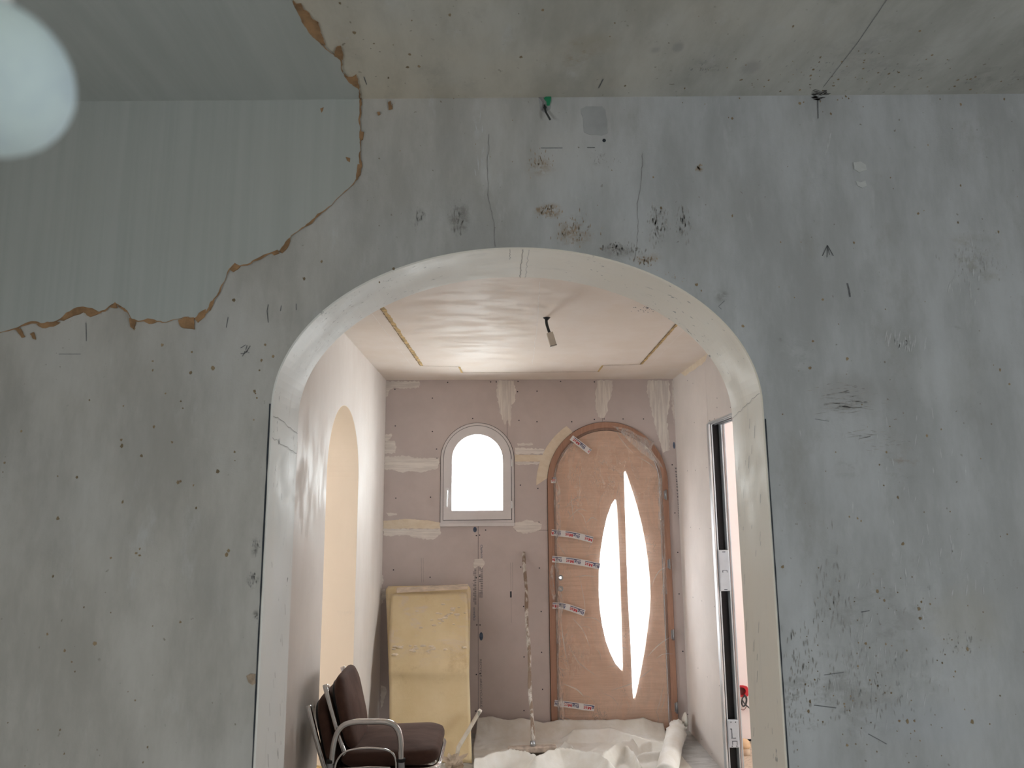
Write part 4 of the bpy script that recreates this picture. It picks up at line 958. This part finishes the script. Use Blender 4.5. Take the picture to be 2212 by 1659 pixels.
# black scuff in the corner
sc = MB()
for k in range(26):
    x = random.uniform(1752, 1784); y = random.uniform(196, 216); fnp = pc if y < 207 else pf; fnw = ceil_f if y < 207 else front_w; p = fnp(x, y); q = fnp(x+random.uniform(6,14), y-random.uniform(0,7) if y < 207 else y+random.uniform(-2,2))
    sc.strip([fnw(*p, .0009), fnw((p[0]+q[0])/2, (p[1]+q[1])/2, .0009), fnw(*q, .0009)], [.001, random.uniform(.002,.006), .001], (0,-1,0) if y >= 207 else (0,0,-1))
sc.build('black_scuff', M_dark, ceiling, kind='stuff', recalc=False)
ep = MB().prism([ragged([pf(*q) for q in ((532,1460),(541,1455),(552,1456),(553,1475),(546,1480),(537,1474))], .002, .008)], front_w, 0, .0012).build('bare_patch', M_scuffo, wall_front)

# broken cable outlet with green box in the wall corner
co = thing('cable_outlet', 'broken wall outlet with green plastic shard and dark cable stub under ceiling', 'cable outlet', (*[pf(1178, 220)[0]], Y0, pf(1178, 220)[1]))
MB().prism([ragged([pf(*q) for q in ((1164,210),(1172,207),(1190,207),(1192,214),(1189,235),(1184,240),(1178,243),(1168,238),(1166,225))], .0012, .006)], front_w, 0, .0010).build('broken_plaster', M_patch, co)
MB().prism([ragged([pf(*q) for q in ((1163,211),(1174,209),(1177,216),(1174,240),(1170,238),(1172,222),(1168,216))], .001, .006)], front_w, 0, .0016).build('crack_edge', M_grey_ink, co)
MB().prism([[pf(*q) for q in ((1174,214),(1180,209),(1191,206.5),(1190,218),(1187,229),(1181,229),(1180,220))]], front_w, 0, .004).build('green_shard', M_green, co, bevel=.001)
c1 = pf(1177, 233); c2 = pf(1178, 244); c3 = pf(1183, 256); c4 = pf(1187.5, 265)
MB().lathe((c1[0], Y0-.0022, c1[1]), (0,-1,0), [(0,0),(.004,0),(.004,-.002)], 14).build('cable_hole', M_gap, co)
MB().tube(bez([(c1[0]-.001, Y0-.002, c1[1]+.006), (c2[0], Y0-.008, c2[1]), (c3[0], Y0-.012, c3[1]), (c4[0], Y0-.014, c4[1])], 5), .0024, 8).build('cable', M_cable, co, smooth=True)

# ================================================================== THINGS
# ---- chairs, one stacked on the other
def rrect(w, h, r, n=7):
    l = []
    for cx, cy, a0 in ((w/2-r, h/2-r, 0), (-w/2+r, h/2-r, 90), (-w/2+r, -h/2+r, 180), (w/2-r, -h/2+r, 270)):
        for k in range(n): a = math.radians(a0+90*k/(n-1)); l.append((cx+r*math.cos(a), cy+r*math.sin(a)))
    return l
def cushion(c, U, Vv, N, w, h, r, t, dome=.012):
    c, U, Vv, N = V(c), V(U).normalized(), V(Vv).normalized(), V(N).normalized(); rings = []
    for ins, z in ((.035, 0), (.012, .004), (.0, .018), (.0, t*.55), (.006, t*.8), (.022, t*.95), (.05, t), (.10, t+dome*.6), (.16, t+dome)):
        ins = min(ins, .36*min(w, h)) if ins < .12 else .36*min(w, h)
        k = 1-2*ins/w; k2 = 1-2*ins/h; rings.append([c + U*(x*k) + Vv*(y*k2) + N*z for x, y in rrect(w, h, r)])
    return MB().loft(rings)
def chair(label, loc, arms):
    L = V(loc); t = thing('stacking_chair', label, 'chair', loc, 'stacked brown upholstered chairs')
    P = lambda x, y, z: L+V((x, y, z))
    cushion(P(.02, 0, .425), (1,0,.02), (0,1,0), (-.02,0,1), .42, .45, .075, .062).build('seat', M_fabric, t, smooth=True)
    bd = V((-.245,0,1)).normalized(); bn = V((1,0,.245)).normalized()
    cushion(P(-.205, 0, .615), bd, (0,1,0), bn, .315, .38, .09, .048, .006).build('backrest', M_fabric, t, smooth=True)
    rings = [[P(-.207, 0, .615)+bd*(x*k)+V((0,1,0))*(y*k)-bn*z for x, y in rrect(.27, .31, .07)] for k, z in ((1, 0), (1, .008), (.96, .012))]
    MB().loft(rings).build('back_shell', M_backshell, t)
    for s in (-1, 1):
        y = s*.178
        MB().tube(bez([P(.20, y, .408), P(.05, y, .408), P(-.10, y, .41), P(-.155, y, .44), P(-.192, y, .52), P(-.236, y, .65), P(-.266, y, .75)], 6), .0115, 12).build('back_tube', M_chrome, t, smooth=True)
        ys = s*.245
        if arms and s < 0:
            MB().tube(bez([P(-.213, ys, .45), P(-.205, ys, .53), P(-.185, ys, .585), P(-.14, ys, .612), P(-.05, ys, .615), P(.015, ys, .612), P(.055, ys, .590), P(.073, ys, .54), P(.077, ys, .45)], 6), .0125, 14).build('arm_tube', M_chrome, t, smooth=True)
            MB().tube(bez([P(-.200, ys+s*.004, .40), P(-.192, ys+s*.004, .46), P(-.150, ys+s*.004, .502), P(-.06, ys+s*.004, .512), P(.02, ys+s*.004, .502), P(.053, ys+s*.004, .47), P(.058, ys+s*.004, .40)], 6), .0045, 8).build('inner_rail', M_chrome, t, smooth=True)
            MB().tube([P(-.190, ys, .432), P(-.06, ys, .437), P(.03, ys, .434), P(.036, ys, .428), P(.037, ys, .38)], .0035, 8).build('side_wire', M_chrome, t, smooth=True)
            for x0, x1 in ((-.219, -.250), (.078, .085)):
                lg = MB().tube([P(x1, ys, 0-L.z+.001), P(x0, ys, .462)], .0145, 10).build('leg', M_steel, t)
                MB().tube([P(x0, ys, .456), P(x0, ys, .468)], .0165, 14).build('collar', M_rubber, lg, smooth=True)
        else:
            MB().tube([P(-.16, s*.2, .41), P(-.20, s*.23, .001)], .011, 10).build('leg', M_chrome, t, smooth=True)
            MB().tube([P(.19, s*.2, .41), P(.20, s*.23, .001)], .011, 10).build('leg', M_chrome, t, smooth=True)
    rg = [P(.02+x, y, .414) for x, y in rrect(.415, .44, .08)]; rg.append(rg[0])
    MB().tube(rg, .0115, 10, caps=False).build('seat_rim', M_chrome, t, smooth=True)
    return t
chair('brown upholstered chrome armchair stacked on top of another chair', (-.490, 3.5, .085), True)
chair('lower brown chair with chrome frame carrying the stacked armchair', (-.560, 3.5, 0), False)

# ---- yellow sheets leaning on the end wall
def sheet(label, xl0, xl1, xr0, xr1, yb0, yt0, zt, crease, thick, nm='yellow_sheet'):
    mb = MB(); nu, nv = 26, 48
    def f(a, b):
        z = zt*b; xl = xl0+(xl1-xl0)*b; xr = xr0+(xr1-xr0)*b
        x = xl+(xr-xl)*a; cr = .08                                  # rounded top corners
        y = yb0+(yt0-yb0)*b - crease*max(0, 1-abs(b-.70)/(.30 if b > .7 else .7))**1.2 - .35*crease*math.exp(-((b-.52)/.04)**2)
        y += .006*math.sin(a*5+b*3)+.004*math.sin(b*17+a*2)
        if a > .93 and b < .45: y -= .5*(a-.93)*(.45-b)
        if b > .965:
            k = (b-.965)/.035; d = .022*k*k
            x = xl+d+(xr-xl-2*d)*a
        if b < .03 and .40 < a < .62: z += .025*math.sin((a-.4)/.22*math.pi)
        return V((x, y, z+.004))
    mb.grid(nu, nv, f); o = mb.build(nm, M_sheet, None, smooth=True, solid=thick)
    return tag(o, label, 'sheet', 'yellow sheets leaning at the end wall')
q0 = at(833,1268,Y=5.43); q1 = at(1017,1262,Y=5.43); b0 = at(830,1650,Z=0); b1 = at(1019,1650,Z=0)
sheet('rear pale yellow sheet with rounded corners leaning against the plasterboard wall', b0.x+.03, q0.x, b1.x-.03, q1.x, 5.02, 5.435, q0.z, .0, .016)
q2 = at(845,1272,Y=5.38); q3 = at(1010,1266,Y=5.38)
front_sheet = sheet('front creased yellow sheet with dusty plaster crust leaning on another sheet', b0.x+.035, q2.x, b1.x, q3.x, 4.89, 5.39, q2.z-.035, .085, .008)
mb = MB(); random.seed(17)
for _ in range(46):
    a_, b_ = random.uniform(.05, .95), random.gauss(.665, .018)
    if random.random() < .3: a_, b_ = random.gauss(.7, .15), random.gauss(.88, .04)
    x_ = (b0.x+.035)*(1-b_)+q2.x*b_; x_ += a_*((b1.x)*(1-b_)+q3.x*b_-x_); y_ = 4.89+.50*b_-.085*max(0, 1-abs(b_-.70)/(.30 if b_ > .7 else .7))**1.2-.010
    r_ = random.uniform(.003, .010); z_ = (q2.z-.035)*b_
    mb.loft([[V((x_+r_*k_*2.6*math.cos(t_*1.047), y_-h_, z_+r_*k_*math.sin(t_*1.047))) for t_ in range(6)] for k_, h_ in ((1, -.006), (.9, .003), (.4, .006))])
mb.build('plaster_crust', simple('white_plaster_crust', (.80,.68,.54), .9, var=.15, scale=40), front_sheet, kind='stuff')
ba = at(857,1275,Y=5.355); bb = at(1011,1267,Y=5.355)
dirb = (bb-ba); bt = MB().obox(ba.lerp(bb, .5), dirb/2, V((0,.010,0)), V((0,0,.018))).build('wooden_batten', M_batten, None, bevel=.003)
tag(bt, 'dusty wooden batten lying across the top of the yellow sheets', 'batten')

# ---- broom against the end wall
bh = at(1150, 1616, Z=.085); bt_ = at(1132, 1193, Y=YB-.02); bf = (bh.x, bh.y, 0)
br = thing('broom', 'plaster-splashed push broom leaning against the wall beside the door', 'broom', bf)
hl = .152; hdv = V((1, .06, 0)).normalized(); nv_ = V((-hdv.y, hdv.x, 0))
MB().obox((bh.x, bh.y, .080), hdv*hl, nv_*.030, V((0,0,.017))).build('broom_head', M_brush, br, bevel=.006)
mb = MB()
for i in range(44):
    for j in range(4):
        c_ = V((bh.x, bh.y, 0))+hdv*(-hl*.94+2*hl*.94*i/43)+nv_*(-.022+.0147*j); mb.tube([c_+V((0,0,.064)), c_+V((random.uniform(-.008,.008), random.uniform(-.012,.012), .004))], .0026, 4, False)
mb.build('bristles', M_bristle, br, kind='stuff')
pth = [V((bh.x+.004, bh.y, .10)).lerp(bt_, k/14)+V((.004*math.sin(k*1.3), 0, 0)) for k in range(15)]
MB().tube(pth, [.0125+.0018*math.sin(k*2.1) for k in range(15)], 12).build('handle', M_pole, br, smooth=True)
MB().tube([V((bh.x+.004, bh.y, .094)), V((bh.x+.003, bh.y+.01, .125))], .0165, 12).build('ferrule', M_steel, br, smooth=True)

# ---- plaster-caked stick with clump, leaning on the sheets
sb = at(980, 1645, Y=4.76); sm = at(990, 1615, Y=4.80); stp = at(1036, 1537, Y=4.93)
ms = thing('mixing_stick', 'short plaster-caked stick with hardened lump leaning against yellow sheets', 'stick', (sb.x, sb.y, 0))
MB().tube([V((sb.x+.01, sb.y, .03)), sm, sm.lerp(stp, .4), stp], [.010,.0135,.013,.0125], 12).build('shaft', M_stick, ms, smooth=True)
MB().tube([stp-(stp-sm).normalized()*.004, stp+(stp-sm).normalized()*.012], [.014,.012], 12).build('shaft_tip', M_block, ms, smooth=True)
mb = MB(); random.seed(5); rings = []
for i in range(9):
    t_ = i/8; r = .050*math.sin(math.pi*(.12+.80*t_))**.7; cc_ = V((sb.x-.005+.012*t_, sb.y, .004+.085*t_))
    rings.append([cc_+V((r*random.uniform(.75,1.25)*math.cos(k*.449), .8*r*random.uniform(.75,1.25)*math.sin(k*.449), random.uniform(-.006,.008))) for k in range(14)])
mb.loft(rings)
for k, (dx, dz) in enumerate(((-.075,.085),(.085,.10),(.055,.085),(-.035,.105),(.06,.03))):
    base = V((sb.x, sb.y-.01, .045)); tip = V((sb.x+dx, sb.y-.015, dz)); sid = V((0,.03,.012)); mb.add([base-sid, base+sid, tip+V((.004,.015,.0)), tip-V((.004,.012,.01)), base+V((0,0,.03))], [(0,1,2,3),(1,4,2),(4,0,3),(4,3,2)])
mb.build('plaster_lump', M_clump, ms)

# ---- drop sheet on the floor
def wp(px, py, z): p = at(px, py, Z=z); return (p.x, p.y)
ridges = []
def ridge(px, h, w0, w1):          # crest line, height, width towards the camera and away from it
    ridges.append(([wp(x, y, h) for x, y in px], h, w0, w1))
ridge([(1018,1645),(1060,1629),(1100,1622),(1130,1626),(1152,1634)], .085, .09, .07)
ridge([(1152,1636),(1175,1628),(1205,1617),(1250,1622),(1290,1631),(1312,1645)], .095, .10, .07)
ridge([(1298,1628),(1330,1607),(1368,1596)], .10, .07, .06)
ridge([(1352,1612),(1362,1624),(1375,1645)], .08, .05, .04)
ridge([(1240,1578),(1290,1577),(1320,1573),(1362,1588),(1400,1598),(1440,1608)], .065, .10, .06)
ridge([(1225,1602),(1235,1610),(1242,1620)], .05, .05, .03)
ridge([(1385,1612),(1405,1604),(1430,1602),(1450,1606)], .06, .06, .05)
ridge([(1380,1630),(1405,1626),(1448,1624)], .045, .05, .05)
ridge([(1020,1552),(1057,1554),(1074,1565),(1100,1561),(1130,1563),(1165,1570)], .05, .18, .03)
bk = [(-.25,.10),(-.06,.115),(.05,.085),(.16,.10),(.30,.065),(.42,.085),(.70,.08),(.92,.078),(1.02,.092),(1.10,.06),(1.30,.03)]
def interp(t, tb):
    if t <= tb[0][0]: return tb[0][1]
    for (a, b), (c_, d) in zip(tb, tb[1:]):
        if t <= c_: return b+(d-b)*(t-a)/(c_-a)
    return tb[-1][1]
from mathutils import noise as MN
def hgt(x, y):
    z = .006 + .010*max(0, MN.noise(V((x*5, y*5, 1)))) + .004*MN.noise(V((x*14, y*14, 4)))
    for pts, h, w0, w1 in ridges:
        best = 1e9; side = 0
        for (ax_, ay), (bx, by) in zip(pts, pts[1:]):
            dx, dy = bx-ax_, by-ay; L2 = dx*dx+dy*dy; t = max(0, min(1, ((x-ax_)*dx+(y-ay)*dy)/L2)); qx, qy = ax_+dx*t, ay+dy*t
            d = math.hypot(x-qx, y-qy)
            if d < best: best = d; side = 1 if y > qy else -1
        w = w1 if side > 0 else w0
        u_ = best/w
        if u_ < 1: z = max(z, h*(1-u_)**1.3*(1+.08*MN.noise(V((x*20, y*20, 2)))) + .006)
    e_ = interp(x, bk)*max(0, 1-(YB-.035-y)/.16)**1.6 if y > YB-.20 else 0
    z = max(z, e_+.006, .004)
    return z + .010*abs(MN.noise(V((x*9+3, y*9, 7))))+.006*abs(MN.noise(V((x*23, y*23, 9))))
mb = MB(); NX, NY = 150, 130
mb.grid(NX, NY, lambda a, b: (lambda x, y: V((x + .012*math.sin(y*7), y, hgt(x, y))))(-.165+a*1.325, 4.30+b*(YB-.035-4.30)))
ds = mb.build('drop_sheet', M_cloth, None, smooth=True, solid=.002)
tag(ds, 'crumpled white drop sheet spread on the floor before the door', 'drop sheet')

# ---- rolled protective paper by the right wall
ra = at(1464, 1573, Z=.065); rb_ = at(1438, 1680, Z=.06); ra.z = .075; rb_.z = .070
rl = thing('paper_roll', 'rolled cream protective paper lying along the right wall with crumpled end', 'paper roll', (ra.x, ra.y, 0))
dr_ = (rb_-ra).normalized(); ur = V((0,0,1)); sr = dr_.cross(ur).normalized(); rings = []; random.seed(9)
NS = 26
for i in range(NS+1):
    t_ = i/NS; c_ = ra.lerp(rb_, t_); r = .058 + .002*math.sin(t_*9); jit = .012 if t_ < .16 else .003
    if t_ < .1: r *= .82+1.6*t_
    rings.append([c_+sr*(r*1.05*math.cos(k*.2618)+random.uniform(-jit, jit)) + ur*(r*math.sin(k*.2618)+random.uniform(-jit, jit)) for k in range(24)])
MB().loft(rings).build('roll', M_cloth, rl, smooth=True)
mb = MB(); rings = []
for i in range(8):
    t_ = i/7; c_ = ra + sr*(-.035-.035*t_) + V((0,.0,.02+.025*math.sin(t_*2.2))); r = .052*math.sin(math.pi*(.15+.75*t_))
    rings.append([c_+V((0,1,0))*(r*math.cos(k*.524)+random.uniform(-.008,.008)) + ur*(r*math.sin(k*.524)+random.uniform(-.010,.010)) for k in range(12)])
mb.loft(rings); mb.build('crumpled_end', M_cloth, rl, smooth=True)

# ---- side room: red socket box with coiled cable, tan post
sbx = at(1600, 1492, Y=5.207); rbx = thing('socket_box', 'red electrical box with coiled black cable on side room wall', 'socket box', (sbx.x, 5.207, sbx.z))
MB().prism([[(sbx.x+.047*a, sbx.z+.036*b) for a, b in ((-1,-1),(.75,-1),(1,-.7),(1,.5),(.85,.85),(.4,1),(-1,1))], [(sbx.x+.030*math.cos(t*.393), sbx.z+.026*math.sin(t*.393)) for t in range(16)]], lambda a, b, t: V((a, 5.207-t, b)), 0, .018).build('box', M_redbox, rbx, bevel=.004)
MB().lathe((sbx.x, 5.206, sbx.z), (0,-1,0), [(0,0),(.029,0),(.029,-.001)], 16).build('box_inside', simple('dark_red_inside', (.12,.008,.01), .6), rbx)
cp = [at(x, y, Y=5.185) for x, y in ((1607,1500),(1613,1507),(1612,1520),(1606,1526),(1602,1519),(1604,1508),(1609,1504),(1612,1512),(1609,1523),(1604,1525),(1603,1512),(1607,1518),(1615,1526),(1623,1533),(1628,1540))]
MB().tube(bez(cp, 5), .0042, 8).build('coiled_cable', M_cable, rbx, smooth=True)
cp2 = [at(x, y, Y=5.19) for x, y in ((1612,1515),(1612,1526),(1607,1533),(1601,1532),(1596,1528))]
MB().tube(bez(cp2, 5), .0022, 6).build('thin_wire', simple('red_brown_wire', (.18,.06,.05), .5), rbx, smooth=True)
tp0 = at(1608, 1640, Z=.0); tpx = at(1607, 1610, Y=4.98)
po = thing('wooden_post', 'tan round-topped wooden post standing behind the pocket door frame', 'post', (tpx.x, 4.98, 0))
zt_ = at(1608, 1596, Y=4.98).z
MB().lathe((tpx.x, 4.98, 0), (0,0,1), [(0,0),(.038,0),(.037,zt_-.055),(.0365,zt_-.052)], 20).build('shaft', M_post, po, smooth=True)
MB().lathe((tpx.x, 4.98, zt_-.052), (0,0,1), [(.036,0),(.041,.003),(.042,.018),(.038,.036),(.026,.048),(.0,.052)], 20).build('rounded_cap', simple('orange_tan_cap', (.66,.44,.26), .6, var=.15, scale=20), po, smooth=True)

# ---- globe hanging close to the camera, out of focus
dirb_ = (CF + CR*((-28-1106)/FPX) - CU*((168-829.5)/FPX)); DB = .23; cb_ = CC + dirb_*(DB)
rad = 168/FPX*DB*.985/ (1.0) * (dirb_.length**.0)
gb = thing('hanging_globe', 'blurred pale blue-white round globe close to the camera at top left', 'globe', (cb_.x, cb_.y, cb_.z))
prof = [(rad*math.sin(math.pi*k/24), -rad*math.cos(math.pi*k/24)) for k in range(25)]
MB().lathe(cb_, (0,0,1), prof, 32).build('globe', M_bulb, gb, smooth=True)
MB().tube([cb_+V((0,0,rad*.96)), cb_+V((0,0,rad+.012))], .0042, 14).build('socket', M_pvc_b, gb, smooth=True)
MB().tube([cb_+V((0,0,rad+.010)), V((cb_.x, cb_.y, ceil_z(cb_.x)-.002))], .0022, 8).build('cord', M_cable, gb, smooth=True)
